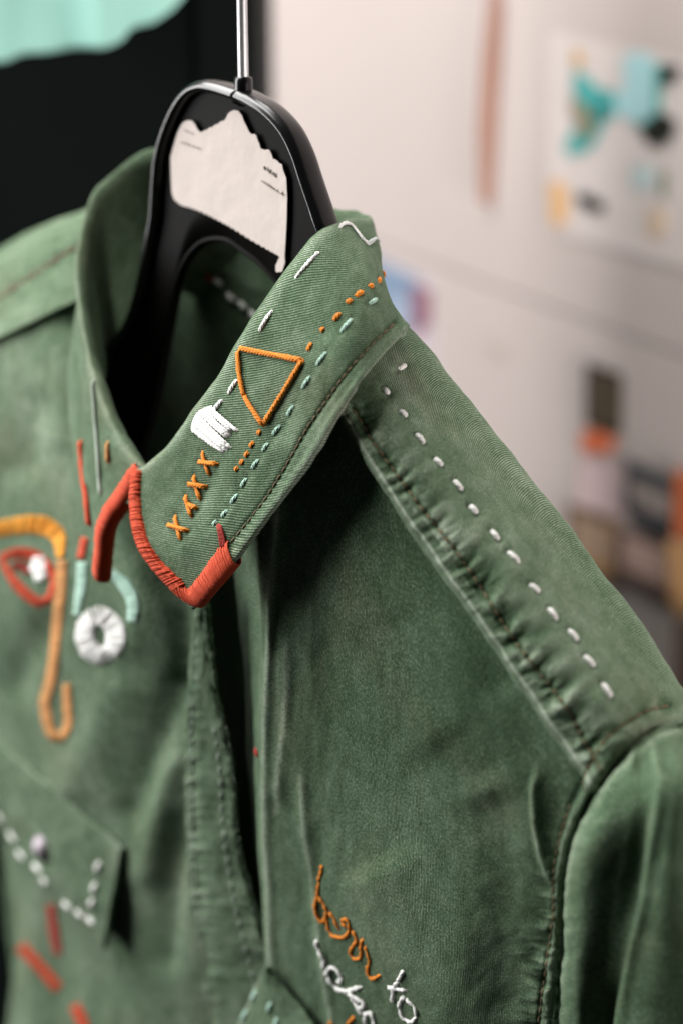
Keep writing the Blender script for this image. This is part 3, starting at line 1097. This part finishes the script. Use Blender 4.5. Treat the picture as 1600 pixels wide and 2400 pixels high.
# far collar: red hem stroke, pale stroke, orange fleck
traced(collar, [(193, 1032), (198, 1100), (207, 1170), (214, 1232)], .0016, 'red', 'embroidered_stroke')
traced(collar, [(220, 890), (227, 990), (233, 1080), (238, 1160)], .0010, 'palegreen', 'embroidered_stroke')
traced(collar, [(254, 1035), (256, 1062), (255, 1085)], .0012, 'tan', 'embroidered_stroke')

# ---------------------------------------------------------------- running stitches on the near shoulder
for a, b in YK_ST:
    stitch(yoke, a, b, .00098, 'white', n=11)

# ---------------------------------------------------------------- embroidered writing on the near front panel
W = lambda pts: crop((700, 1980), 5.227, pts)
for pts in ([(290, 235), (285, 330), (258, 400), (245, 540), (228, 640), (205, 740), (215, 830), (260, 920), (310, 935), (345, 860), (335, 770), (290, 690), (240, 620)],
            [(345, 880), (360, 1000), (400, 1095), (470, 1125), (540, 1135), (610, 1080), (625, 1000), (605, 925), (560, 905), (535, 960), (590, 1000)],
            [(370, 820), (420, 870), (460, 950), (500, 1050)],
            [(650, 1050), (690, 1090), (715, 1180), (665, 1235), (635, 1310), (665, 1385), (740, 1395), (768, 1330), (760, 1240), (785, 1150)],
            [(805, 1210), (850, 1340), (872, 1420), (845, 1510), (858, 1590), (900, 1640), (950, 1622), (1005, 1595)],
            [(690, 2100), (640, 2150), (590, 2210)], [(410, 2160), (380, 2220), (370, 2300)]):
    traced(front, W(pts), .00084, 'orange', 'embroidered_letter', seg=.0030, lift=0.55)
for pts in ([(228, 1155), (232, 1240), (270, 1330), (320, 1420), (290, 1525)],
            [(352, 1620), (350, 1570), (385, 1510), (445, 1510), (520, 1590), (520, 1665), (465, 1690)],
            [(352, 1610), (415, 1700), (490, 1765), (590, 1790), (690, 1760), (772, 1742)],
            [(595, 1800), (680, 1860), (745, 1900), (805, 1950), (755, 2000), (690, 1930), (650, 1850)],
            [(720, 1960), (770, 2060), (830, 2070), (890, 2050), (915, 2120), (935, 2200), (960, 2260)], [(800, 2080), (830, 2190), (870, 2280)]):
    traced(front, W(pts), .00105, 'white', 'embroidered_letter', seg=.0042, lift=0.55)
for pts in ([(1292, 1530), (1222, 1660), (1160, 1770), (1145, 1945)], [(1080, 1740), (1180, 1755), (1322, 1787)],
            [(1300, 1868), (1390, 1955), (1440, 2040), (1432, 2125), (1375, 2168), (1295, 2130), (1252, 2050), (1232, 1975), (1265, 1890), (1300, 1865)]):
    traced(front, W(pts), .00092, 'white', 'embroidered_letter', seg=.0046, lift=0.55)

# stitched patch at the bottom of the front opening
pn = []
for (x0, x1, y, dY) in ((618, 634, 2268, -.0035), (600, 664, 2310, -.0035), (574, 708, 2365, -.0040), (548, 752, 2430, -.0045), (500, 830, 2560, -.005)):
    pn.append([PY(x0 * (1 - t) + x1 * t, y, -.0255 + dY - .002 * math.sin(math.pi * t)) for t in np.linspace(0, 1, 5)])
patchp = Patch(pn, 40, 60, 1.0, lambda s, q: (0.0006 * fbm(s.U.ravel() * 70, s.V.ravel() * 70, 81), 0.03 + 0.24 * np.exp(-((s.us.ravel()) / 0.1) ** 2)), thick=0.0012)
if (patchp.n[30, 20] @ (CAM - patchp.g[30, 20])) < 0:
    patchp = Patch(pn, 40, 60, -1.0, lambda s, q: (0.0006 * fbm(s.U.ravel() * 70, s.V.ravel() * 70, 81), 0.03 + 0.24 * np.exp(-((s.us.ravel()) / 0.1) ** 2)), thick=0.0012)
patchp.build('pocket_tab', M['twill'], jacket)
for a, b in (((602, 2322), (590, 2348)), ((580, 2368), (566, 2394)), ((636, 2350), (628, 2374)), ((652, 2385), (645, 2410))):
    stitch(patchp, a, b, .0011, 'mint')

# ---------------------------------------------------------------- embroidered face and motifs on the far front panel
G = lambda pts: crop((0, 1150), 3.617, pts)


def broad(patch, line, w_px, mat, name, height=.0006, depth=0.72):
    """satin-stitched stroke: cross threads side by side along a traced line"""
    l = catmull(np.asarray(line, float), 300)
    acc = np.concatenate([[0], np.cumsum(np.hypot(*np.diff(l, axis=0).T))])
    n = max(4, int(acc[-1] / 6.0))
    bag = Bag()
    for k in range(n):
        s_ = acc[-1] * (k + .5) / n
        x, y = np.interp(s_, acc, l[:, 0]), np.interp(s_, acc, l[:, 1])
        x2, y2 = np.interp(s_ + 3, acc, l[:, 0]), np.interp(s_ + 3, acc, l[:, 1])
        x1, y1 = np.interp(s_ - 3, acc, l[:, 0]), np.interp(s_ - 3, acc, l[:, 1])
        d = np.array([x2 - x1, y2 - y1])
        d /= np.hypot(*d) + 1e-9
        w = np.interp(s_ / acc[-1], np.linspace(0, 1, len(w_px)), w_px) / 2 if hasattr(w_px, '__len__') else w_px / 2
        m_ = np.array([-d[1], d[0]]) * w * (1 + rng.normal(0, .04))
        p, nn = lay(patch, [(x - m_[0], y - m_[1]), (x + m_[0], y + m_[1])], 6)
        h = height * (1 + rng.normal(0, .3)) * np.sin(np.linspace(0.08, 0.92, 6) * math.pi) ** .6 - .0002
        bag.add(*tube(p + nn * h[:, None], nn, .00065, 0.8, 6))
    return bag.build(name, M[mat], patch.obj)


broad(farfront, G([(-120, 340), (0, 325), (120, 305), (280, 285), (420, 315), (505, 400), (520, 560)]), [36, 38, 40, 42, 42, 30, 16], 'yellow', 'embroidered_brow')
broad(farfront, G([(15, 565), (130, 530), (270, 540), (400, 620), (462, 760), (430, 900), (330, 945), (180, 830), (80, 700), (15, 575)]), [14, 24, 26, 18, 16, 18, 22, 22, 16, 12], 'red', 'embroidered_eye')
broad(farfront, G([(110, 640), (200, 640), (250, 700)]), [16, 24, 14], 'darkred', 'embroidered_iris')
broad(farfront, G([(340, 560), (345, 660), (345, 765)]), [22, 46, 16], 'white', 'embroidered_pupil', .0009)
broad(farfront, G([(535, 590), (515, 900), (485, 1200), (462, 1450), (430, 1650), (390, 1780), (412, 1950), (455, 2075), (530, 2085), (582, 1990), (582, 1850), (572, 1640)]),
      [22, 26, 25, 23, 22, 24, 24, 24, 22, 20, 20, 18], 'tan', 'embroidered_nose')
ring = [(860 + 132 * math.cos(a) + 10 * math.sin(a), 1228 + 170 * math.sin(a)) for a in np.linspace(-1.2, 5.2, 15)]
broad(farfront, G(ring), [42, 44, 40, 43, 40, 42], 'white', 'embroidered_ring', .0009)
broad(farfront, G([(950, 690), (1070, 810), (1135, 950), (1128, 1110)]), [16, 30, 28, 22], 'mint', 'embroidered_arc')
broad(farfront, G([(705, 610), (695, 800), (655, 1050)]), [22, 22, 14], 'mint', 'embroidered_stroke')
broad(farfront, G([(725, 400), (690, 575)]), 16, 'red', 'embroidered_stroke')
broad(farfront, [(-22, 1752), (8, 1780), (14, 1800)], [50, 46, 30], 'white', 'embroidered_dot', .002)

# pocket flap
fl = []
for t in np.linspace(0, 1, 5):
    a0, a1 = np.array([-60, 1690.]), np.array([286, 1990.])
    b0, b1 = np.array([-60, 1890.]), np.array([243, 2226.])
    a, b = a0 * (1 - t) + a1 * t, b0 * (1 - t) + b1 * t
    row = []
    for v in np.linspace(0, 1, 4):
        q = a * (1 - v) + b * v
        base, _n = farfront.hit(*q)
        row.append(PY(q[0], q[1], base[1] - .0025 - .0080 * v))
    fl.append(row)
fl = np.swapaxes(np.array(fl), 0, 1)
flr = lambda s, q: (0.0008 * fbm(s.U.ravel() * 40, s.V.ravel() * 40, 91), 0.05 + 0.08 * np.exp(-((1 - s.us.ravel()) / .05) ** 2) + 0.08 * np.exp(-(s.vs.ravel() / .06) ** 2))
flap = Patch(fl, 70, 50, 1.0, flr, thick=0.002)
if (flap.n[25, 35] @ (CAM - flap.g[25, 35])) < 0:
    flap = Patch(fl, 70, 50, -1.0, flr, thick=0.002)
flap.build('pocket_flap', M['twill'], jacket)
for x, y, dx, dy in ((2, 1918, 8, 11), (30, 1962, 9, 12), (50, 2004, 8, 10), (88, 2034, 8, 8), (106, 2066, 8, 8), (158, 2122, 10, 8), (188, 2142, 9, 7), (214, 2158, 9, 7),
                     (231, 2032, -5, 12), (222, 2082, -4, 11), (216, 2118, -3, 9)):
    stitch(flap, (x - dx, y - dy), (x + dx, y + dy), .0015, 'white')
pb, nb = flap.hit(102, 1988)
b_ = Bag()
b_.add(*tube([pb, pb - nb * .0008, pb - nb * .0030], np.array([[0, 0, 1.0]] * 3), [.0058, .0062, .0042], 1.0, 20)) if nb @ (CAM - pb) < 0 else \
    b_.add(*tube([pb, pb + nb * .0008, pb + nb * .0030], np.array([[0, 0, 1.0]] * 3), [.0058, .0062, .0042], 1.0, 20))
b_.build('snap_button', M['snap'], flap.obj)
broad(farfront, [(48, 2217), (92, 2262), (138, 2316)], [26, 22, 24], 'red', 'embroidered_stroke')
broad(farfront, [(120, 2120), (128, 2175), (138, 2235)], [18, 22, 16], 'darkred', 'embroidered_stroke')
broad(farfront, [(178, 2355), (190, 2385), (205, 2420)], [22, 26, 22], 'red', 'embroidered_stroke')
# bits of thread showing inside the neck
for x, y, c in ((492, 650, 'red'), (452, 632, 'darkred'), (512, 660, 'white'), (543, 698, 'white'), (570, 716, 'white'), (596, 738, 'white'), (505, 640, 'grey')):
    stitch(back, (x - 10, y - 8), (x + 10, y + 8), .0015, c)
stitch(front, (600, 1755), (606, 1772), .0012, 'darkred')

# ================================================================== THE HANGER
HR = np.array([0.004, 0.0, 0.0])
hanger = empty('clothes_hanger', tuple(HR))
tag(hanger, 'black plastic clothes hanger with steel hook and torn paper label', 'hanger')


def put(name, co, q, t, uv, mat, parent, smooth=True):
    me = raw_mesh(name, np.asarray(co) - HR, q, t, uv, smooth=smooth)
    return link(name, me, mat, parent)


PH = lambda pts, y=0.0: np.array([PY(x, yy, y) for x, yy in pts])
# outer rib of the hanger, one arm at a time
armR = PH([(571, 222), (600, 236), (640, 262), (680, 305), (708, 360), (728, 420), (750, 485), (775, 555)])
armR = np.concatenate([armR, [[.064, .002, -.002], [.100, .004, -.040], [.145, .005, -.076], [.175, .006, -.100]]])
armL = PH([(569, 222), (545, 214), (515, 205), (485, 202), (455, 216), (430, 248), (408, 295), (392, 345), (384, 390), (379, 455), (370, 540)])
armL = np.concatenate([armL, [[-.064, 0, -.024], [-.092, 0, -.048], [-.13, .002, -.074], [-.17, .004, -.102]]])
for pts in (armR, armL):
    l = catmull(pts, 90)
    nr = np.array([[0, -1.0, 0]] * 90)
    put('rib', *tube(l, nr, .0023, 2.2, 14), M['black'], hanger)
# web plate between the ribs
upper = np.concatenate([catmull(armL[::-1], 60), catmull(armR, 60)[1:]])
lower = np.array([[x, 0, z] for x, z in ((-.17, -.126), (-.13, -.110), (-.092, -.098), (-.070, -.086), (-.054, -.058), (-.042, -.022), (-.030, .006), (-.010, .016), (.006, .013), (.020, .007), (.038, -.006), (.064, -.024), (.100, -.056), (.145, -.090), (.175, -.114))])
lower = catmull(lower, 119)
co = []
for y in (-.0012, .0012):
    for f_ in np.linspace(0, 1, 5):
        r_ = upper * (1 - f_) + lower * f_
        r_[:, 1] += y
        co.append(r_)
co = np.concatenate(co)
idx = np.arange(len(co)).reshape(10, 119)
q = []
for a in (0, 1, 2, 3):
    q += [(idx[a, i], idx[a + 1, i], idx[a + 1, i + 1], idx[a, i + 1]) for i in range(118)]
    q += [(idx[a + 5, i + 1], idx[a + 6, i + 1], idx[a + 6, i], idx[a + 5, i]) for i in range(118)]
q += [(idx[4, i], idx[9, i], idx[9, i + 1], idx[4, i + 1]) for i in range(118)]
put('web_plate', co, q, None, np.zeros((len(co), 2)), M['plate'], hanger)
# raised lower rim of the plate
put('rib', *tube(catmull(lower[::6], 90), np.array([[0, -1.0, 0]] * 90), .0014, 1.6, 10), M['plate'], hanger)
# socket and hook
sk = PH([(570, 240), (571, 205), (571, 192), (571, 182)])
put('hook_socket', *tube(sk, np.array([[0, -1.0, 0]] * 4), [.0040, .0031, .0031, .0029], 1.0, 20), M['black'], hanger)
sx, _, sz = sk[-1]
hk = [[sx, 0, sz - .004], [sx, 0, sz + .02], [sx, 0, sz + .05], [sx - .002, 0, sz + .062]]
hk += [[sx + .021 * math.cos(a) + .002, 0, sz + .084 + .022 * math.sin(a)] for a in np.linspace(-2.1, -math.pi * 1.9 - .3, 12)][1:]
hk = catmull(np.array(hk), 70)
put('hook', *tube(hk, np.array([[0, -1.0, 0]] * 70), .00175, 1.0, 16), M['steel'], hanger)

# torn paper label
outline = [(432, 285), (440, 282), (450, 283), (457, 291), (463, 303), (468, 309), (473, 310), (480, 305), (486, 304), (491, 299), (498, 298), (503, 293), (512, 290), (518, 284),
           (525, 283), (530, 277), (534, 268), (539, 262), (548, 258), (559, 260), (567, 270), (572, 284), (579, 298), (584, 309), (590, 315), (596, 314), (601, 318),
           (604, 328), (608, 337), (611, 348), (620, 352), (627, 350), (633, 354), (637, 363), (640, 372), (648, 376), (655, 383), (661, 386), (664, 400), (671, 418), (673, 462), (672, 516), (669, 571),
           (667, 600), (668, 615), (664, 628), (661, 637), (647, 638), (646, 623), (652, 610), (656, 601)]
ser = [(656, 601), (633, 588), (589, 563), (545, 535), (507, 514), (466, 494), (433, 483)]
sl_ = catmull(np.array(ser, float), 46)
for k in range(1, 46):
    outline.append((sl_[k, 0] + (1.2 if k % 2 else -1.2), sl_[k, 1] + (2.4 if k % 2 else -2.2)))
outline += [(420, 478), (408, 467), (403, 451), (401, 407), (400, 368), (406, 346), (416, 311), (425, 292)]
import bmesh
bm = bmesh.new()
PYL = -.0026


def paper_y(x, y):
    return PYL


fr = [bm.verts.new(Vector(PY(x, y, PYL) - HR)) for x, y in outline]
bk_ = [bm.verts.new(v.co + Vector((0, .00030, 0))) for v in fr]
bm.faces.new(fr)
bm.faces.new(bk_[::-1])
nf = len(fr)
for k in range(nf):
    bm.faces.new([fr[k], bk_[k], bk_[(k + 1) % nf], fr[(k + 1) % nf]])
bmesh.ops.recalc_face_normals(bm, faces=bm.faces[:])
me = bpy.data.meshes.new('paper_label')
bm.to_mesh(me)
bm.free()
paper_m = plain('torn_paper', (0.68, 0.60, 0.555, 1), 0.9, 0.15, 0.05, 90, bump=.0005)
pap = link('paper_label', me, paper_m, hanger)
# worn print on the label: short broken strokes
bag = Bag()


def print_line(x0, y0, x1, y1, hgt, n, r):
    for k in range(n):
        t = (k + .5) / n
        x, y = x0 + (x1 - x0) * t, y0 + (y1 - y0) * t
        for _ in range(2):
            dx, dy = rng.normal(0, 1.8), -hgt * (0.35 + 0.5 * rng.random())
            xx = x + rng.normal(0, 1.4)
            p = np.array([PY(xx + dx * s_, y + dy * s_, paper_y(xx, y) - .00022) for s_ in (0, .5, 1)])
            b4 = tube(p, np.array([[0, -1.0, 0]] * 3), r, 0.12, 6)
            bag.add(b4[0] - HR + ROOT, *b4[1:])


print_line(615, 394, 650, 416, 11, 8, .00022)
print_line(614, 426, 666, 460, 7, 13, .00013)
print_line(424, 334, 474, 352, 6, 12, .00010)
print_line(432, 306, 456, 316, 6, 6, .00009)
o = bag.build('printed_text', M['ink'], pap, 'stuff')

# ================================================================== BACKGROUND
# pale boarded wall, receding to the left, about 1.2 m from the camera
th = math.radians(30)
wd = fh * math.cos(th) - rt * math.sin(th)
wn = -(fh * math.sin(th) + rt * math.cos(th))
WD = 0.76
W0 = CAM - wn * WD


def PW(px, py, out=0.0):
    r = ray(px, py)
    o_ = W0 + wn * out
    return CAM + r * (((o_ - CAM) @ wn) / (r @ wn))


def slab(name, pts, out0, out1, mat, parent=None, origin=None):
    """a flat thing on the wall: outline traced on the wall plane, with its own thickness"""
    pts = pts if len(pts) > 4 else pts
    a = np.array([PW(x, y, out1) for x, y in pts])
    b = a - wn * (out1 - out0)
    og = a.mean(0) - wn * (out1 - out0) if origin is None else origin
    me = bpy.data.meshes.new(name)
    n = len(pts)
    me.from_pydata([tuple(v) for v in np.concatenate([a, b]) - og], [], [tuple(range(n)), tuple(range(2 * n - 1, n - 1, -1))]
                   + [(i, i + n, (i + 1) % n + n, (i + 1) % n) for i in range(n)])
    me.update()
    o = link(name, me, mat, parent)
    if parent is None:
        o.location = og
    return o, og


wall_m = plain('whitewashed_board', (0.43, 0.372, 0.352, 1), 0.85, 0.2, 0.06, 6)
fl_ = lambda s, z, out: W0 + wd * s + np.array([0, 0, z - W0[2]]) + wn * out


def board(name, s0, s1, z0, z1, o0, o1, mat, parent=None):
    v = [fl_(s, z, o_) for o_ in (o1, o0) for s, z in ((s0, z0), (s1, z0), (s1, z1), (s0, z1))]
    me = bpy.data.meshes.new(name)
    me.from_pydata([tuple(p) for p in v], [], [(0, 1, 2, 3), (7, 6, 5, 4), (0, 4, 5, 1), (1, 5, 6, 2), (2, 6, 7, 3), (3, 7, 4, 0)])
    me.update()
    return link(name, me, mat, parent)


wall = board('wall', -1.2, 3.2, -1.2, 1.2, -.05, -.012, wall_m)
tag(wall, kind='structure')
zl = PW(880, 572)[2]
zl2 = PW(1600, 838)[2]
zj = (zl + zl2) / 2
board('wall_board', -1.2, 3.2, zj + .002, 1.2, -.0119, 0, wall_m, wall)
board('wall_board', -1.2, 3.2, -1.2, zj, -.0119, 0, wall_m, wall)

col = lambda n_, r_, g_, b_, **k: plain(n_, tuple(min(.85, c * 0.78) for c in srgb(r_, g_, b_)[:3]) + (1,), k.pop('rough', 0.85), 0.15, 0.1, 20)
o, _ = slab('brown_strip', [(1122, 470), (1118, 300), (1128, 140), (1142, 10), (1152, -60), (1160, 0), (1152, 150), (1144, 300), (1134, 480)], 0.0, .006, col('reed_brown', 160, 120, 104))
tag(o, 'long thin brown strip upright on the pale wall above the shoulder', 'strip')

# collage poster
og = PW(1440, 320)
po = empty('collage_poster', tuple(og))
tag(po, 'pale poster with teal and black cut-out shapes pinned on the wall', 'poster')
slab('sheet', [(1285, 75), (1640, 150), (1640, 640), (1280, 540)], .0002, .0012, col('poster_sheet', 214, 203, 199), po, og)
for nm, pts, c, k in (
    ('teal_shape', [(1345, 165), (1375, 180), (1395, 205), (1440, 215), (1440, 265), (1415, 285), (1400, 320), (1380, 352), (1325, 365), (1322, 340), (1345, 300), (1350, 240), (1340, 200)], (78, 168, 165), 1),
    ('blue_shape', [(1460, 135), (1500, 120), (1540, 150), (1535, 220), (1530, 275), (1490, 292), (1440, 262), (1432, 225), (1462, 210)], (172, 212, 216), 1),
    ('teal_edge', [(1534, 150), (1548, 152), (1544, 268), (1530, 285), (1490, 300), (1492, 288), (1530, 270)], (88, 160, 150), 2),
    ('black_triangle', [(1548, 152), (1588, 156), (1580, 182), (1545, 202)], (26, 28, 24), 3),
    ('black_bowl', [(1498, 300), (1545, 262), (1580, 284), (1570, 322), (1540, 340), (1512, 336)], (34, 36, 30), 3),
    ('dark_shape', [(1392, 245), (1412, 245), (1408, 285), (1396, 296)], (34, 70, 64), 2),
    ('khaki_shape', [(1340, 225), (1362, 245), (1386, 282), (1384, 322), (1362, 332), (1352, 290), (1336, 262)], (140, 126, 98), 3),
    ('ochre_shape', [(1335, 120), (1362, 118), (1366, 148), (1345, 162)], (205, 166, 118), 1),
    ('peach_shape', [(1285, 425), (1318, 425), (1330, 470), (1322, 525), (1288, 530)], (222, 176, 126), 1),
    ('black_bar', [(1352, 452), (1372, 455), (1412, 476), (1410, 498), (1385, 495), (1350, 478)], (24, 26, 22), 2),
    ('green_bar', [(1546, 405), (1562, 402), (1558, 460), (1545, 465)], (118, 132, 110), 1),
    ('cream_shape', [(1520, 490), (1556, 492), (1556, 545), (1518, 560)], (208, 184, 158), 1),
    ('pale_blue_shape', [(1482, 390), (1528, 388), (1526, 440), (1480, 445)], (186, 204, 204), 1),
):
    slab(nm, pts, .0013, .0016 + .0004 * k, col(nm + '_paper', *c), po, og)

# postcard beside the collar
og = PW(940, 700)
pc = empty('postcard', tuple(og))
tag(pc, 'blue and mauve picture card on the wall right behind the collar', 'postcard')
slab('card', [(860, 590), (1012, 660), (1018, 900), (860, 850)], .0002, .0012, col('card_lilac', 196, 184, 190), pc, og)
slab('sky_print', [(862, 598), (985, 655), (982, 770), (862, 740)], .0013, .0016, col('card_blue', 128, 148, 172), pc, og)
slab('mauve_print', [(960, 662), (1008, 682), (1006, 760), (968, 790)], .0017, .0020, col('card_mauve', 142, 98, 112), pc, og)
slab('blue_patch', [(900, 700), (955, 705), (955, 780), (900, 770)], .0017, .0020, col('card_pale_blue', 160, 172, 190), pc, og)
o, _ = slab('paper_scrap', [(1148, 800), (1185, 812), (1182, 838), (1146, 830)], .0, .001, col('scrap_grey', 186, 172, 164))
tag(o, 'small greyish paper scrap on the wall above the shoulder', 'scrap')


def picture(name, label, cat, frame, fc, inner=None, ic=None, extra=()):
    og = PW(*np.array(frame).mean(0))
    r = empty(name, tuple(og))
    tag(r, label, cat)
    slab('frame', frame, .0002, .0030, col(name + '_frame', *fc), r, og)
    if inner:
        slab('picture', inner, .0031, .0036, col(name + '_print', *ic), r, og)
    for k, (nm, pts, c) in enumerate(extra):
        slab(nm, pts, .0037 + k * .0008, .0042 + k * .0008, col(name + '_' + nm, *c), r, og)
    return r


picture('panel_picture', 'tall dark brown panel frame, highest of the pictures on the wall', 'frame', [(1372, 852), (1450, 880), (1446, 1020), (1370, 996)], (52, 46, 36),
        [(1380, 866), (1442, 890), (1440, 1008), (1378, 986)], (84, 74, 60))
o, _ = slab('orange_card', [(1362, 1012), (1400, 1005), (1432, 1028), (1425, 1058), (1385, 1062), (1358, 1055)], .0, .002, col('card_orange', 214, 112, 74))
tag(o, 'small orange card below the tall dark brown frame', 'card')
o, _ = slab('pink_sheet', [(1355, 1070), (1470, 1095), (1462, 1215), (1345, 1185)], .0, .001, col('sheet_pink', 216, 192, 192))
tag(o, 'pale pink paper sheet below the orange card', 'paper')
picture('photo_frame', 'slate blue and grey framed photo left of the orange strip', 'photo', [(1466, 1080), (1580, 1130), (1576, 1270), (1462, 1205)], (62, 68, 72),
        [(1470, 1118), (1572, 1162), (1568, 1220), (1480, 1180)], (150, 138, 132),
        (('dark_band', [(1470, 1188), (1520, 1200), (1560, 1238), (1560, 1262), (1470, 1212)], (58, 60, 64)),))
picture('framed_picture', 'brown wooden frame with tan picture just beside the shoulder slope', 'frame', [(1330, 1180), (1446, 1222), (1440, 1372), (1326, 1330)], (118, 94, 74),
        [(1346, 1206), (1432, 1238), (1428, 1350), (1342, 1318)], (178, 150, 128),
        (('ochre_strip', [(1345, 1300), (1425, 1330), (1424, 1352), (1343, 1322)], (176, 136, 82)),))
picture('pale_photo', 'pinkish photo with dark lower edge beside the brown frame', 'photo', [(1448, 1238), (1580, 1290), (1580, 1424), (1444, 1350)], (110, 88, 84),
        [(1456, 1252), (1566, 1296), (1564, 1380), (1456, 1330)], (192, 162, 150))
o, _ = slab('orange_strip', [(1578, 1105), (1640, 1125), (1640, 1280), (1576, 1255)], .0, .004, col('strip_orange', 206, 112, 70))
tag(o, 'orange paper strip at the right edge beside the slate blue photo', 'paper')
o, _ = slab('yellow_card', [(1560, 1262), (1640, 1285), (1640, 1470), (1572, 1430)], .0045, .0060, col('card_yellow', 206, 158, 110))
tag(o, 'yellow orange card at the right edge below the orange strip', 'card')
o, _ = slab('wooden_post', [(1580, 1450), (1660, 1475), (1650, 1900), (1568, 1640)], .0, .02, col('post_brown', 92, 78, 68))
tag(o, 'dark brown wooden post at the right edge behind the sleeve', 'post')

# black cabinet behind the hanger, and the mint cloth hanging from its top
dark = plain('black_board', srgb(9, 14, 12), 0.7, 0.05, 0.4, 4)
e = PD(602, 300, 0.98)
e2 = e - rt * 1.1 + fh * .25
cab = empty('dark_board', (float(e[0]), float(e[1]), -1.0))
tag(cab, 'tall black board in the dark behind the hanger at left', 'board')


def prism(name, plan, z0, z1, mat, parent, org):
    n = len(plan)
    v = [(p[0] - org[0], p[1] - org[1], z - org[2]) for z in (z0, z1) for p in plan]
    me = bpy.data.meshes.new(name)
    me.from_pydata(v, [], [tuple(range(n - 1, -1, -1)), tuple(range(n, 2 * n))] + [(i, (i + 1) % n, (i + 1) % n + n, i + n) for i in range(n)])
    me.update()
    return link(name, me, mat, parent)


bk = fh * .25
corg = (e[0], e[1], -1.0)
prism('edge_panel', [e, e + bk, e + bk - rt * .03, e - rt * .03], -1.0, 0.17, dark, cab, corg)
u_ = (e2 - e) / np.linalg.norm(e2 - e)
prism('face_panel', [e - rt * .031 + fh * .004, e - rt * .031 + fh * .03, e2 + fh * .03, e2 + fh * .004], -1.0, 0.17, dark, cab, corg)

mint_m = plain('mint_cotton', srgb(152, 200, 188), 0.9, 0.15, 0.05, 12)
hem = [(-120, 150), (0, 142), (50, 124), (110, 120), (170, 110), (240, 110), (285, 92), (310, 62), (360, 48), (400, 25), (430, -8), (470, -60)]
hem = catmull(np.array(hem, float), 60)
rowsM = []
for v in np.linspace(0, 1, 12):
    r_ = []
    for k, (x, y) in enumerate(hem):
        yy = y - v * 420
        z = .95 + .006 * math.sin(x / 60 + v * 1.2) + .002 * math.sin(x / 25 + 2)
        r_.append(PD(x + v * 10, yy, z))
    rowsM.append(r_)
Rsave = ROOT
ROOT = np.array(rowsM[0][30])
mc = Patch(rowsM, 120, 40, 1.0, None, thick=.003)
mo = mc.build('mint_cloth', mint_m, None)
mo.location = ROOT
ROOT = Rsave
tag(mo, 'pale mint cloth with wavy hem hanging in front of the black board at upper left', 'cloth')
